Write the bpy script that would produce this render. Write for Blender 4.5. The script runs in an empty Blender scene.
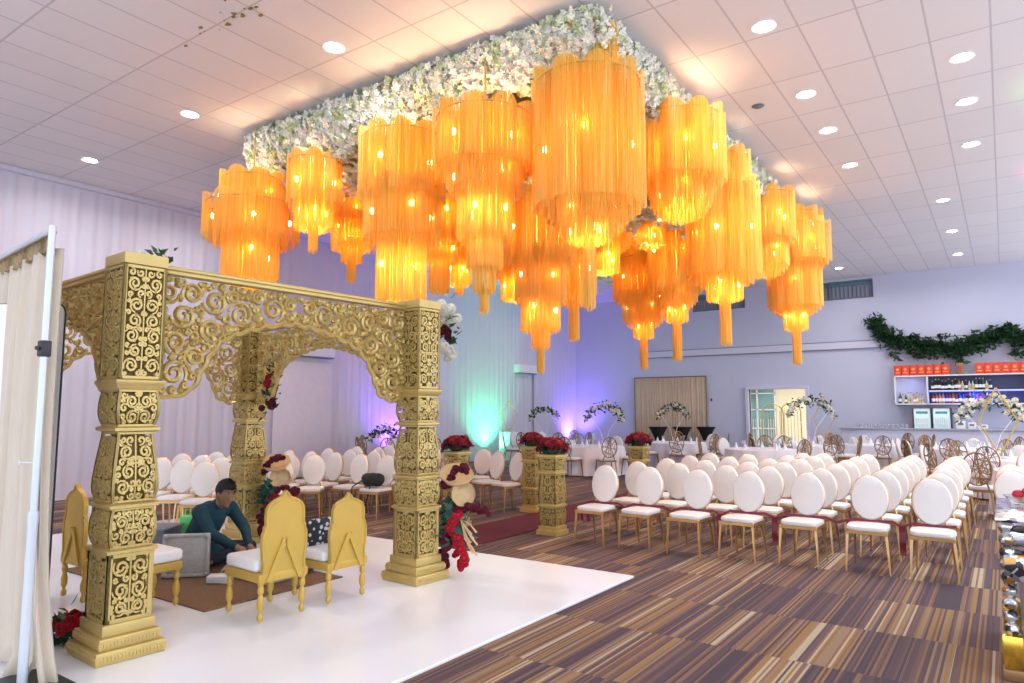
import bpy, bmesh, math, random
from mathutils import Vector, Matrix
PI = math.pi
sc = bpy.context.scene
col = sc.collection
# ---------------------------------------------------------------- camera, sky, exposure
cam_d = bpy.data.cameras.new('camera'); cam = bpy.data.objects.new('camera', cam_d); col.objects.link(cam)
cam.location = (0, 0, 1.65)
cam.rotation_euler = (math.radians(90 + 5.7), 0, math.radians(35.2))
cam_d.sensor_width = 36; cam_d.lens = 695.0 / 1024 * 36; cam_d.clip_end = 200
sc.camera = cam
world = bpy.data.worlds.new('world'); sc.world = world; world.use_nodes = True
wb = world.node_tree.nodes['Background']; wb.inputs[0].default_value = (0.82, 0.89, 1.0, 1); wb.inputs[1].default_value = 2.05
sc.view_settings.view_transform = 'Standard'; sc.view_settings.look = 'None'
sc.view_settings.exposure = 0.36; sc.view_settings.gamma = 1; sc.view_settings.use_curve_mapping = False
def light(name, kind, loc, power, color=(1, 1, 1), size=0.1, rot=(0, 0, 0), parent=None, spot=1.2, blend=0.6):
    d = bpy.data.lights.new(name, kind); d.energy = power; d.color = color
    if kind == 'AREA': d.shape = 'DISK'; d.size = size
    elif kind == 'SPOT': d.shadow_soft_size = size; d.spot_size = spot; d.spot_blend = blend
    else: d.shadow_soft_size = size
    o = bpy.data.objects.new(name, d); col.objects.link(o); o.location = loc; o.rotation_euler = rot
    if parent: o.parent = parent
    return o
WALL_X, WALL_Y, CEIL = -14.45, 25.0, 6.03
# ---------------------------------------------------------------- materials
def nt(name):
    m = bpy.data.materials.new(name); m.use_nodes = True
    return m, m.node_tree.nodes, m.node_tree.links, m.node_tree.nodes['Principled BSDF']
def mat(name, c, rough=0.5, metal=0.0, var=0.06, scale=8.0, bump=0.0, emit=None, es=0, trans=0, sheen=0, bscale=None):
    m, N, L, b = nt(name)
    tc = N.new('ShaderNodeTexCoord'); no = N.new('ShaderNodeTexNoise'); no.inputs['Scale'].default_value = scale
    no.inputs['Detail'].default_value = 4
    L.new(tc.outputs['Object'], no.inputs['Vector'])
    mx = N.new('ShaderNodeMix'); mx.data_type = 'RGBA'
    mx.inputs[6].default_value = tuple(max(0, v * (1 - var)) for v in c) + (1,)
    mx.inputs[7].default_value = tuple(min(1, v * (1 + var)) for v in c) + (1,)
    L.new(no.outputs['Fac'], mx.inputs[0]); L.new(mx.outputs[2], b.inputs['Base Color'])
    b.inputs['Roughness'].default_value = rough; b.inputs['Metallic'].default_value = metal
    if bump:
        n2 = N.new('ShaderNodeTexNoise'); n2.inputs['Scale'].default_value = bscale or scale * 6
        L.new(tc.outputs['Object'], n2.inputs['Vector'])
        bp = N.new('ShaderNodeBump'); bp.inputs['Strength'].default_value = bump; bp.inputs['Distance'].default_value = 0.01
        L.new(n2.outputs['Fac'], bp.inputs['Height']); L.new(bp.outputs[0], b.inputs['Normal'])
    if emit: b.inputs['Emission Color'].default_value = tuple(emit) + (1,); b.inputs['Emission Strength'].default_value = es
    if trans: b.inputs['Transmission Weight'].default_value = trans
    if sheen: b.inputs['Sheen Weight'].default_value = sheen
    return m
M = {}
M['gold'] = mat('gold_paint', (0.58, 0.43, 0.155), 0.38, 0.45, 0.14, 5, 0.15)
M['gold_flat'] = mat('gold_satin', (0.58, 0.38, 0.075), 0.45, 0.25, 0.10, 6, 0.1)
M['gold_chair'] = mat('brushed_gold', (0.62, 0.38, 0.16), 0.28, 0.85, 0.08)
M['lattice'] = mat('bronze_lattice', (0.30, 0.17, 0.07), 0.4, 0.4, 0.1)
M['shade_core'] = mat('hole_shade_and_timber', (0.21, 0.14, 0.045), 0.8)  # dark brown painted as shade behind the carving; also the plain tabletop timber
M['white_pad'] = mat('white_leatherette', (0.76, 0.73, 0.725), 0.5, 0, 0.03, 10, 0.05)
M['cushion'] = mat('white_cushion', (0.86, 0.86, 0.88), 0.55, 0, 0.03, 10, 0.1)
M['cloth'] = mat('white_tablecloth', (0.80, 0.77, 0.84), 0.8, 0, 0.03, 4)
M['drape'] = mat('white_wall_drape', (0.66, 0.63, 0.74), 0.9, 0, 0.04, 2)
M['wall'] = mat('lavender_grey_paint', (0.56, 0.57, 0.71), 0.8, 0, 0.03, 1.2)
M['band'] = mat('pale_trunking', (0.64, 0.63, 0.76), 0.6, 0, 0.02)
M['line'] = mat('dark_seam', (0.20, 0.20, 0.26), 0.8)
M['white'] = mat('white_plastic', (0.82, 0.82, 0.84), 0.4, 0, 0.02)
M['black'] = mat('black_stretch_fabric', (0.012, 0.012, 0.014), 0.7, 0, 0.2)
M['dark'] = mat('dark_grey_plastic', (0.03, 0.03, 0.035), 0.5, 0, 0.2)
M['steel'] = mat('white_powder_coated_steel', (0.62, 0.66, 0.72), 0.35, 0.3, 0.04)
M['beige'] = mat('beige_satin_drape', (0.60, 0.51, 0.41), 0.6, 0, 0.05, 5, 0.15, sheen=0.3)
M['ruffle'] = mat('gold_sequin_trim', (0.40, 0.29, 0.15), 0.5, 0.3, 0.5, 60, 0.6)
M['tan'] = mat('tan_pleated_fabric', (0.60, 0.46, 0.33), 0.85, 0, 0.1, 3)
M['red'] = mat('red_rose_petal', (0.34, 0.012, 0.025), 0.6, 0, 0.3, 20)
M['burg'] = mat('burgundy_petal', (0.13, 0.008, 0.028), 0.65, 0, 0.3, 20)
M['scarlet'] = mat('scarlet_petal', (0.50, 0.012, 0.03), 0.6, 0, 0.25, 20)
M['wpetal'] = mat('white_petal', (0.80, 0.77, 0.68), 0.7, 0, 0.08, 20)
M['leaf'] = mat('green_leaf', (0.035, 0.085, 0.025), 0.5, 0, 0.4, 12)
M['leaf_dark'] = mat('dark_green_leaf', (0.016, 0.055, 0.020), 0.5, 0, 0.45, 9)
M['teal_leaf'] = mat('dusky_green_leaf', (0.03, 0.10, 0.07), 0.5, 0, 0.3, 9)
M['straw'] = mat('woven_straw', (0.62, 0.42, 0.22), 0.8, 0, 0.2, 30, 0.5)
M['cream'] = mat('cream_dried_palm', (0.62, 0.46, 0.26), 0.8, 0, 0.1, 20)
M['redcarpet'] = mat('red_aisle_carpet', (0.105, 0.007, 0.024), 0.95, 0, 0.2, 60, 0.4)
M['ribbon'] = mat('burgundy_satin_ribbon', (0.20, 0.015, 0.035), 0.45, 0, 0.15)
M['skin'] = mat('skin', (0.30, 0.155, 0.09), 0.55, 0, 0.06, 30)
M['hair'] = mat('black_hair', (0.010, 0.008, 0.008), 0.6, 0, 0.3, 60, 0.6)
M['kurta'] = mat('teal_cotton', (0.003, 0.040, 0.062), 0.8, 0, 0.15, 12, 0.3, bscale=18)
M['trouser'] = mat('navy_cotton', (0.012, 0.016, 0.035), 0.8, 0, 0.1)
M['silver'] = mat('hammered_silver', (0.50, 0.49, 0.48), 0.42, 0.6, 0.25, 30, 0.7)
M['grey'] = mat('grey_plastic', (0.17, 0.19, 0.23), 0.6, 0, 0.08)
M['greybag'] = mat('lime_green_bag', (0.13, 0.75, 0.20), 0.5)
M['navy'] = mat('navy_printed_cloth', (0.010, 0.014, 0.03), 0.7)
M['glass'] = mat('clear_glass', (0.92, 0.94, 0.97), 0.05, 0, 0.01, trans=0.95)
M['mirror'] = mat('mirror', (0.72, 0.73, 0.75), 0.08, 1.0, 0.05)
M['uplight_lens'] = mat('uplight_body', (0.02, 0.02, 0.022), 0.4)
M['led'] = mat('downlight_lens', (1, 1, 1), 0.4, emit=(1, 0.98, 0.95), es=20)
M['bulb'] = mat('warm_bulb', (1, 0.8, 0.4), 0.4, emit=(1, 0.78, 0.36), es=25)
M['blue_led'] = mat('blue_shelf_light', (0.1, 0.1, 0.9), 0.4, emit=(0.10, 0.14, 1.0), es=2.5)
M['redbox'] = mat('red_carton', (0.75, 0.05, 0.025), 0.5, 0, 0.06)
M['orange'] = mat('orange_emblem', (0.95, 0.35, 0.08), 0.5)
M['yellow'] = mat('yellow_wall_paint', (0.86, 0.80, 0.60), 0.8)
M['hedge_glass'] = mat('blue_green_glazing', (0.22, 0.42, 0.44), 0.15, 0, 0.5, 1.2)
M['blind'] = mat('grey_vertical_blind', (0.24, 0.25, 0.32), 0.8, 0, 0.05)
M['teal'] = mat('teal_window_glass', (0.12, 0.26, 0.32), 0.15, 0, 0.1)
M['concrete'] = mat('grey_floor_finish', (0.16, 0.17, 0.185), 0.4)
M['soot'] = mat('gold_foil_fragment', (0.30, 0.21, 0.03), 0.5, 0.3, 0.5)
for nm, c in (('amber', (0.35, 0.13, 0.02)), ('clearb', (0.5, 0.52, 0.5)), ('greenb', (0.02, 0.09, 0.03)), ('blueb', (0.02, 0.07, 0.40)), ('redb', (0.35, 0.03, 0.03)), ('blackb', (0.012, 0.010, 0.012)), ('goldb', (0.55, 0.38, 0.12)), ('pinkb', (0.5, 0.2, 0.2))):
    M[nm] = mat(nm + '_bottle_glass', c, 0.12, 0, 0.1)

def amber_strands():
    m, N, L, b = nt('amber_string_curtain')
    out = N['Material Output']
    tc = N.new('ShaderNodeTexCoord'); no = N.new('ShaderNodeTexNoise'); no.inputs['Scale'].default_value = 2.2
    mp = N.new('ShaderNodeMapping'); mp.inputs['Scale'].default_value = (22, 22, 0.6)
    L.new(tc.outputs['Object'], mp.inputs[0]); L.new(mp.outputs[0], no.inputs['Vector'])
    rp = N.new('ShaderNodeValToRGB'); rp.color_ramp.elements[0].position = 0.3; rp.color_ramp.elements[1].position = 0.7
    rp.color_ramp.elements[0].color = (0.94, 0.58, 0.06, 1); rp.color_ramp.elements[1].color = (1.0, 0.82, 0.26, 1)
    L.new(no.outputs['Fac'], rp.inputs[0])
    L.new(rp.outputs[0], b.inputs['Base Color']); b.inputs['Roughness'].default_value = 0.35
    tr = N.new('ShaderNodeBsdfTranslucent'); L.new(rp.outputs[0], tr.inputs[0])
    mx = N.new('ShaderNodeMixShader'); mx.inputs[0].default_value = 0.55
    L.new(b.outputs[0], mx.inputs[1]); L.new(tr.outputs[0], mx.inputs[2]); L.new(mx.outputs[0], out.inputs[0])
    return m
M['amber_str'] = amber_strands()

def math_node(N, L, op, a, b=None):
    n = N.new('ShaderNodeMath'); n.operation = op
    for i, v in enumerate((a, b)):
        if v is None: continue
        if isinstance(v, (int, float)): n.inputs[i].default_value = v
        else: L.new(v, n.inputs[i])
    return n.outputs[0]
def carpet_mat():
    m, N, L, b = nt('striped_carpet_tile')
    tc = N.new('ShaderNodeTexCoord'); sx = N.new('ShaderNodeSeparateXYZ'); L.new(tc.outputs['Object'], sx.inputs[0])
    X, Y = sx.outputs[0], sx.outputs[1]
    cy = math_node(N, L, 'FLOOR', math_node(N, L, 'MULTIPLY', Y, 1.0))
    cx = math_node(N, L, 'FLOOR', math_node(N, L, 'MULTIPLY', X, 2.0))
    cv = N.new('ShaderNodeCombineXYZ'); L.new(cx, cv.inputs[0]); L.new(cy, cv.inputs[1])
    wn = N.new('ShaderNodeTexWhiteNoise'); wn.noise_dimensions = '3D'; L.new(cv.outputs[0], wn.inputs['Vector'])
    base = wn.outputs['Value']
    # broad bands within a tile
    bx = math_node(N, L, 'FLOOR', math_node(N, L, 'MULTIPLY', X, 8.0))
    cb = N.new('ShaderNodeCombineXYZ'); L.new(bx, cb.inputs[0]); L.new(cy, cb.inputs[1]); cb.inputs[2].default_value = 3.3
    wb_ = N.new('ShaderNodeTexWhiteNoise'); L.new(cb.outputs[0], wb_.inputs['Vector'])
    fx = math_node(N, L, 'FLOOR', math_node(N, L, 'MULTIPLY', X, 62.0))
    cf = N.new('ShaderNodeCombineXYZ'); L.new(fx, cf.inputs[0]); L.new(cy, cf.inputs[1]); cf.inputs[2].default_value = 7.7
    wf = N.new('ShaderNodeTexWhiteNoise'); L.new(cf.outputs[0], wf.inputs['Vector'])
    s = math_node(N, L, 'ADD', math_node(N, L, 'MULTIPLY', base, 0.26), math_node(N, L, 'MULTIPLY', wb_.outputs['Value'], 0.34))
    s = math_node(N, L, 'ADD', s, math_node(N, L, 'MULTIPLY', wf.outputs['Value'], 0.50))
    rp = N.new('ShaderNodeValToRGB'); cr = rp.color_ramp; cr.interpolation = 'CONSTANT'
    stops = [(0.0, (0.050, 0.022, 0.045)), (0.34, (0.085, 0.038, 0.058)), (0.44, (0.17, 0.075, 0.060)), (0.51, (0.095, 0.045, 0.060)), (0.57, (0.24, 0.12, 0.075)), (0.65, (0.13, 0.07, 0.075)),
             (0.71, (0.34, 0.18, 0.045)), (0.79, (0.33, 0.21, 0.12)), (0.88, (0.55, 0.44, 0.30))]
    while len(cr.elements) < len(stops): cr.elements.new(0.5)
    for e, (p, c) in zip(cr.elements, stops): e.position = p; e.color = c + (1,)
    L.new(s, rp.inputs[0])
    no = N.new('ShaderNodeTexNoise'); no.inputs['Scale'].default_value = 180; L.new(tc.outputs['Object'], no.inputs['Vector'])
    mx = N.new('ShaderNodeMix'); mx.data_type = 'RGBA'; mx.blend_type = 'MULTIPLY'; mx.inputs[0].default_value = 0.5
    L.new(rp.outputs[0], mx.inputs[6]); L.new(no.outputs['Fac'], mx.inputs[7])
    gm = N.new('ShaderNodeBrightContrast'); gm.inputs[1].default_value = 0.02; L.new(mx.outputs[2], gm.inputs[0])
    L.new(gm.outputs[0], b.inputs['Base Color']); b.inputs['Roughness'].default_value = 0.9
    bp = N.new('ShaderNodeBump'); bp.inputs['Strength'].default_value = 0.3; bp.inputs['Distance'].default_value = 0.004
    L.new(no.outputs['Fac'], bp.inputs['Height']); L.new(bp.outputs[0], b.inputs['Normal'])
    return m
M['carpet'] = carpet_mat()
def ceiling_mat():
    m, N, L, b = nt('ceiling_tile_grid')
    tc = N.new('ShaderNodeTexCoord'); sx = N.new('ShaderNodeSeparateXYZ'); L.new(tc.outputs['Object'], sx.inputs[0])
    def line(v, off, per, wd):
        u = math_node(N, L, 'DIVIDE', math_node(N, L, 'SUBTRACT', v, off), per)
        f = math_node(N, L, 'FRACT', u)
        d = math_node(N, L, 'ABSOLUTE', math_node(N, L, 'SUBTRACT', f, 0.5))
        return math_node(N, L, 'GREATER_THAN', d, 0.5 - wd / per)
    a = line(sx.outputs[0], 0.12, 0.6, 0.011); c = line(sx.outputs[1], 8.05, 1.28, 0.012)
    k = math_node(N, L, 'MAXIMUM', a, c)
    cxi = math_node(N, L, 'FLOOR', math_node(N, L, 'DIVIDE', math_node(N, L, 'SUBTRACT', sx.outputs[0], 0.12), 0.6))
    cyi = math_node(N, L, 'FLOOR', math_node(N, L, 'DIVIDE', math_node(N, L, 'SUBTRACT', sx.outputs[1], 8.05), 1.28))
    cv = N.new('ShaderNodeCombineXYZ'); L.new(cxi, cv.inputs[0]); L.new(cyi, cv.inputs[1])
    wn = N.new('ShaderNodeTexWhiteNoise'); L.new(cv.outputs[0], wn.inputs['Vector'])
    t = N.new('ShaderNodeMix'); t.data_type = 'RGBA'; t.inputs[6].default_value = (0.77, 0.735, 0.755, 1); t.inputs[7].default_value = (0.81, 0.77, 0.795, 1)
    L.new(wn.outputs['Value'], t.inputs[0])
    mx = N.new('ShaderNodeMix'); mx.data_type = 'RGBA'; mx.inputs[7].default_value = (0.58, 0.54, 0.57, 1)
    L.new(k, mx.inputs[0]); L.new(t.outputs[2], mx.inputs[6]); L.new(mx.outputs[2], b.inputs['Base Color'])
    b.inputs['Roughness'].default_value = 0.85
    return m
M['ceiling'] = ceiling_mat()
def rug_mat():
    m, N, L, b = nt('woven_jute_rug')
    tc = N.new('ShaderNodeTexCoord'); w = N.new('ShaderNodeTexWave'); w.inputs['Scale'].default_value = 9; w.inputs['Distortion'].default_value = 6; w.inputs['Detail'].default_value = 4
    L.new(tc.outputs['Object'], w.inputs['Vector'])
    rp = N.new('ShaderNodeValToRGB'); rp.color_ramp.elements[0].color = (0.13, 0.065, 0.035, 1); rp.color_ramp.elements[1].color = (0.27, 0.16, 0.09, 1)
    L.new(w.outputs['Fac'], rp.inputs[0]); L.new(rp.outputs[0], b.inputs['Base Color']); b.inputs['Roughness'].default_value = 0.95
    return m
M['rug'] = rug_mat()
def print_mat():
    m, N, L, b = nt('navy_white_print')
    tc = N.new('ShaderNodeTexCoord'); w = N.new('ShaderNodeTexVoronoi'); w.inputs['Scale'].default_value = 22
    L.new(tc.outputs['Object'], w.inputs['Vector'])
    rp = N.new('ShaderNodeValToRGB'); rp.color_ramp.interpolation = 'CONSTANT'; rp.color_ramp.elements[0].color = (0.6, 0.63, 0.68, 1); rp.color_ramp.elements[1].color = (0.012, 0.016, 0.03, 1); rp.color_ramp.elements[1].position = 0.42
    L.new(w.outputs['Distance'], rp.inputs[0]); L.new(rp.outputs[0], b.inputs['Base Color'])
    return m
M['print'] = print_mat()
def mosaic_mat():
    m, N, L, b = nt('mirror_mosaic')
    tc = N.new('ShaderNodeTexCoord'); w = N.new('ShaderNodeTexVoronoi'); w.inputs['Scale'].default_value = 24
    L.new(tc.outputs['Object'], w.inputs['Vector'])
    sx = N.new('ShaderNodeSeparateColor'); L.new(w.outputs['Color'], sx.inputs[0])
    rp = N.new('ShaderNodeValToRGB'); cr = rp.color_ramp; cr.interpolation = 'CONSTANT'
    st = [(0, (0.75, 0.76, 0.78)), (0.35, (0.28, 0.29, 0.31)), (0.55, (0.85, 0.84, 0.82)), (0.75, (0.55, 0.30, 0.10)), (0.86, (0.06, 0.06, 0.07))]
    while len(cr.elements) < len(st): cr.elements.new(0.5)
    for e, (p, c) in zip(cr.elements, st): e.position = p; e.color = c + (1,)
    L.new(sx.outputs[0], rp.inputs[0]); L.new(rp.outputs[0], b.inputs['Base Color']); b.inputs['Metallic'].default_value = 0.7; b.inputs['Roughness'].default_value = 0.2
    return m
M['mosaic'] = mosaic_mat()
# petals of the canopy: colour varies blossom by blossom
def hydrangea_mat():
    m, N, L, b = nt('canopy_blossom')
    tc = N.new('ShaderNodeTexCoord'); w = N.new('ShaderNodeTexVoronoi'); w.inputs['Scale'].default_value = 9
    L.new(tc.outputs['Object'], w.inputs['Vector'])
    sx = N.new('ShaderNodeSeparateColor'); L.new(w.outputs['Color'], sx.inputs[0])
    rp = N.new('ShaderNodeValToRGB'); cr = rp.color_ramp
    st = [(0, (0.80, 0.78, 0.68)), (0.5, (0.84, 0.82, 0.76)), (0.75, (0.70, 0.74, 0.52)), (0.9, (0.55, 0.62, 0.30)), (1, (0.84, 0.74, 0.60))]
    while len(cr.elements) < len(st): cr.elements.new(0.5)
    for e, (p, c) in zip(cr.elements, st): e.position = p; e.color = c + (1,)
    L.new(sx.outputs[0], rp.inputs[0]); L.new(rp.outputs[0], b.inputs['Base Color']); b.inputs['Roughness'].default_value = 0.7
    b.inputs['Subsurface Weight'].default_value = 0.0
    return m
M['blossom'] = hydrangea_mat()
# ---------------------------------------------------------------- mesh builder
class MB:
    def __init__(s): s.v = []; s.f = []
    def add(s, vs, fs):
        o = len(s.v); s.v.extend(tuple(p) for p in vs); s.f.extend(tuple(i + o for i in f) for f in fs); return s
    def box(s, c, d, rz=0, rx=0, ry=0, taper=1.0):
        R = Matrix.Rotation(rz, 3, 'Z') @ Matrix.Rotation(ry, 3, 'Y') @ Matrix.Rotation(rx, 3, 'X'); c = Vector(c); vs = []
        for z in (-.5, .5):
            k = 1.0 if z < 0 else taper
            for x, y in ((-.5, -.5), (.5, -.5), (.5, .5), (-.5, .5)): vs.append(c + R @ Vector((x * d[0] * k, y * d[1] * k, z * d[2])))
        return s.add(vs, [(3, 2, 1, 0), (4, 5, 6, 7), (0, 1, 5, 4), (1, 2, 6, 5), (2, 3, 7, 6), (3, 0, 4, 7)])
    def rbox(s, c, d, bev=0.01, seg=2, rz=0):
        bm = bmesh.new(); bmesh.ops.create_cube(bm, size=1)
        for v in bm.verts: v.co = Vector((v.co.x * d[0], v.co.y * d[1], v.co.z * d[2]))
        bmesh.ops.bevel(bm, geom=list(bm.edges), offset=bev, segments=seg, profile=0.5, affect='EDGES')
        R = Matrix.Rotation(rz, 3, 'Z'); c = Vector(c); bm.verts.index_update()
        s.add([c + R @ v.co for v in bm.verts], [[v.index for v in f.verts] for f in bm.faces]); bm.free(); return s
    def tube(s, pts, r, n=6, closed=False, up=None, flat=1.0):
        P = [Vector(p) for p in pts]; m = len(P)
        if m < 2: return s
        R = r if isinstance(r, (list, tuple)) else [r] * m
        vs = []; nrm = None
        for i, p in enumerate(P):
            t = (P[(i + 1) % m] - P[i - 1]) if closed else (P[min(i + 1, m - 1)] - P[max(i - 1, 0)])
            if t.length < 1e-9: t = Vector((0, 0, 1))
            t.normalize()
            if up is not None: a = Vector(up) - t * t.dot(Vector(up))
            elif nrm is None:
                a = Vector((0, 0, 1)) if abs(t.z) < .9 else Vector((1, 0, 0)); a = a - t * t.dot(a)
            else: a = nrm - t * t.dot(nrm)
            if a.length < 1e-6: a = Vector((1, 0, 0)) - t * t.x
            a.normalize(); nrm = a; b = t.cross(a)
            for k in range(n):
                th = 2 * PI * (k + .5) / n
                vs.append(p + a * (math.sin(th) * R[i] * flat) + b * (math.cos(th) * R[i]))
        fs = []
        for i in range(m if closed else m - 1):
            j = (i + 1) % m
            for k in range(n): k2 = (k + 1) % n; fs.append((i * n + k, i * n + k2, j * n + k2, j * n + k))
        if not closed: fs.append(tuple(range(n))[::-1]); fs.append(tuple((m - 1) * n + k for k in range(n)))
        return s.add(vs, fs)
    def lathe(s, prof, n=20, c=(0, 0, 0), cap=True, axis='Z'):
        c = Vector(c); vs = []; fs = []
        for r, z in prof:
            for k in range(n):
                a = 2 * PI * k / n
                p = Vector((r * math.cos(a), r * math.sin(a), z))
                if axis == 'Y': p = Vector((p.x, p.z, p.y))
                if axis == 'X': p = Vector((p.z, p.x, p.y))
                vs.append(c + p)
        for i in range(len(prof) - 1):
            for k in range(n): k2 = (k + 1) % n; fs.append((i * n + k, i * n + k2, (i + 1) * n + k2, (i + 1) * n + k))
        if cap: fs.append(tuple(range(n))[::-1]); fs.append(tuple((len(prof) - 1) * n + k for k in range(n)))
        return s.add(vs, fs)
    def square(s, prof, c=(0, 0, 0)):
        """square-plan turned profile (half width, z)"""
        c = Vector(c); vs = []; fs = []
        for h, z in prof:
            for x, y in ((-1, -1), (1, -1), (1, 1), (-1, 1)): vs.append(c + Vector((x * h, y * h, z)))
        for i in range(len(prof) - 1):
            for k in range(4): k2 = (k + 1) % 4; fs.append((i * 4 + k, i * 4 + k2, (i + 1) * 4 + k2, (i + 1) * 4 + k))
        fs.append((3, 2, 1, 0)); q = (len(prof) - 1) * 4; fs.append((q, q + 1, q + 2, q + 3))
        return s.add(vs, fs)
    def ball(s, c, r, n=8, m=6, sc3=(1, 1, 1)):
        c = Vector(c); vs = [c + Vector((0, 0, -r * sc3[2]))]; fs = []
        for i in range(1, m):
            a = -PI / 2 + PI * i / m
            for k in range(n):
                t = 2 * PI * k / n
                vs.append(c + Vector((r * math.cos(a) * math.cos(t) * sc3[0], r * math.cos(a) * math.sin(t) * sc3[1], r * math.sin(a) * sc3[2])))
        vs.append(c + Vector((0, 0, r * sc3[2])))
        for k in range(n):
            k2 = (k + 1) % n; fs.append((0, 1 + k2, 1 + k)); q = 1 + (m - 2) * n; fs.append((q + k, q + k2, len(vs) - 1))
            for i in range(m - 2): fs.append((1 + i * n + k, 1 + i * n + k2, 1 + (i + 1) * n + k2, 1 + (i + 1) * n + k))
        return s.add(vs, fs)
    def prism(s, poly, y0, y1):
        """2D outline in (x,z) extruded along y"""
        n = len(poly)
        vs = [(x, y0, z) for x, z in poly] + [(x, y1, z) for x, z in poly]
        fs = [tuple(range(n)), tuple(range(n, 2 * n))[::-1]] + [(i, i + n, (i + 1) % n + n, (i + 1) % n) for i in range(n)]
        return s.add(vs, fs)
    def grid(s, fn, nu, nv, two=False):
        vs = [fn(i / nu, j / nv) for j in range(nv + 1) for i in range(nu + 1)]
        return s.add(vs, [(j * (nu + 1) + i, j * (nu + 1) + i + 1, (j + 1) * (nu + 1) + i + 1, (j + 1) * (nu + 1) + i) for j in range(nv) for i in range(nu)])
    def xf(s, mtx, start=0):
        for i in range(start, len(s.v)): s.v[i] = tuple(mtx @ Vector(s.v[i]))
        return s
    def build(s, name, m, parent=None, smooth=True, loc=None, angle=40):
        me = bpy.data.meshes.new(name); me.from_pydata(s.v, [], s.f)
        me.materials.append(M[m] if isinstance(m, str) else m); me.update()
        o = bpy.data.objects.new(name, me); col.objects.link(o)
        if smooth:
            bm = bmesh.new(); bm.from_mesh(me); bmesh.ops.recalc_face_normals(bm, faces=bm.faces)
            ca = math.radians(angle)
            for f in bm.faces: f.smooth = True
            for e in bm.edges:
                if len(e.link_faces) == 2 and e.calc_face_angle(0) > ca: e.smooth = False
            bm.to_mesh(me); bm.free()
        else:
            bm = bmesh.new(); bm.from_mesh(me); bmesh.ops.recalc_face_normals(bm, faces=bm.faces); bm.to_mesh(me); bm.free()
        if loc: o.location = loc
        if parent: o.parent = parent
        return o
def share(name, mesh, parent=None, loc=(0, 0, 0), rot=(0, 0, 0), s=1.0):
    o = bpy.data.objects.new(name, mesh); col.objects.link(o); o.location = loc; o.rotation_euler = rot
    o.scale = (s, s, s) if isinstance(s, (int, float)) else s
    if parent: o.parent = parent
    return o
def tag(o, label=None, cat=None, group=None, kind=None):
    if label: o['label'] = label
    if cat: o['category'] = cat
    if group: o['group'] = group
    if kind: o['kind'] = kind
    return o
def empty(name, loc=(0, 0, 0), rz=0, label=None, cat=None, group=None):
    o = bpy.data.objects.new(name, None); col.objects.link(o); o.location = loc; o.rotation_euler = (0, 0, rz); o.empty_display_size = 0.1
    return tag(o, label, cat, group)
def struct(o): o['kind'] = 'structure'; return o
def copy_tree(o, parent=None):
    c = o.copy(); col.objects.link(c)
    if parent: c.parent = parent
    for ch in list(o.children): copy_tree(ch, c)
    return c
def place(root, loc, rz, label, group=None, s=None):
    root.location = loc; root.rotation_euler = (0, 0, rz); root['label'] = label
    if group: root['group'] = group
    if s: root.scale = (s, s, s)
    return root
ORD = ['first', 'second', 'third', 'fourth', 'fifth', 'sixth', 'seventh', 'eighth', 'ninth', 'tenth', 'eleventh', 'twelfth', 'thirteenth', 'fourteenth', 'fifteenth', 'sixteenth', 'seventeenth', 'eighteenth']
rnd = random.Random(7)
# ---------------------------------------------------------------- room
b = MB(); b.box((-5.2, 9.5, -0.05), (18.5, 31, 0.1)); struct(b.build('floor', 'carpet', smooth=False))
b = MB(); b.box((-5.2, 9.5, CEIL + 0.05), (18.5, 31, 0.1)); struct(b.build('ceiling', 'ceiling', smooth=False))
# left wall hung with pleated white fabric
b = MB()
def drape_fn(u, v):
    y = -6 + 31 * u; z = CEIL * v
    a = math.sin(y * 9.7 + 1.3 * math.sin(y * 1.7)) * 0.25 + math.sin(y * 23 + 2 * math.sin(y * 0.9)) * 0.5 + math.sin(y * 41) * .2
    return (WALL_X + 0.05 + 0.012 * a, y, z)
b.grid(drape_fn, 2300, 2); b.box((WALL_X - 0.08, 9.5, CEIL / 2), (0.1, 31, CEIL))
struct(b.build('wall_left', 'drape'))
b = MB(); b.box((WALL_X + 0.10, 9.5, CEIL - 0.05), (0.10, 31, 0.09)); struct(b.build('trim_1', 'band', smooth=False))
# far wall with door opening and the upper windows
b = MB()
DX0, DX1, DZ = -7.36, -5.46, 2.40
W2 = (-9.35, -7.40, 5.33, 5.95); W1 = (-5.9, -3.27, 5.34, 5.95)
def wallrect(x0, x1, z0, z1): b.box(((x0 + x1) / 2, WALL_Y + 0.1, (z0 + z1) / 2), (x1 - x0, 0.2, z1 - z0))
wallrect(WALL_X, DX0, 0, 5.33); wallrect(DX0, DX1, DZ, 5.33); wallrect(DX1, 4.05, 0, 5.33)
wallrect(WALL_X, W2[0], 5.33, CEIL); wallrect(W2[1], W1[0], 5.33, CEIL); wallrect(W1[1], 4.05, 5.33, CEIL)
wallrect(W2[0], W2[1], 5.95, CEIL); wallrect(W1[0], W1[1], 5.95, CEIL)
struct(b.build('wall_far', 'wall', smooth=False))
b = MB(); b.box((-5.3, WALL_Y - 0.03, 3.80), (12.4, 0.06, 0.22)); tr2 = struct(b.build('trim_2', 'band', smooth=False))
b = MB(); b.box((-5.3, WALL_Y - 0.032, 3.92), (12.4, 0.07, 0.022)); b.box((-5.3, WALL_Y - 0.032, 3.675), (12.4, 0.07, 0.022)); b.build('seam', 'line', tr2, smooth=False)
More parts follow.
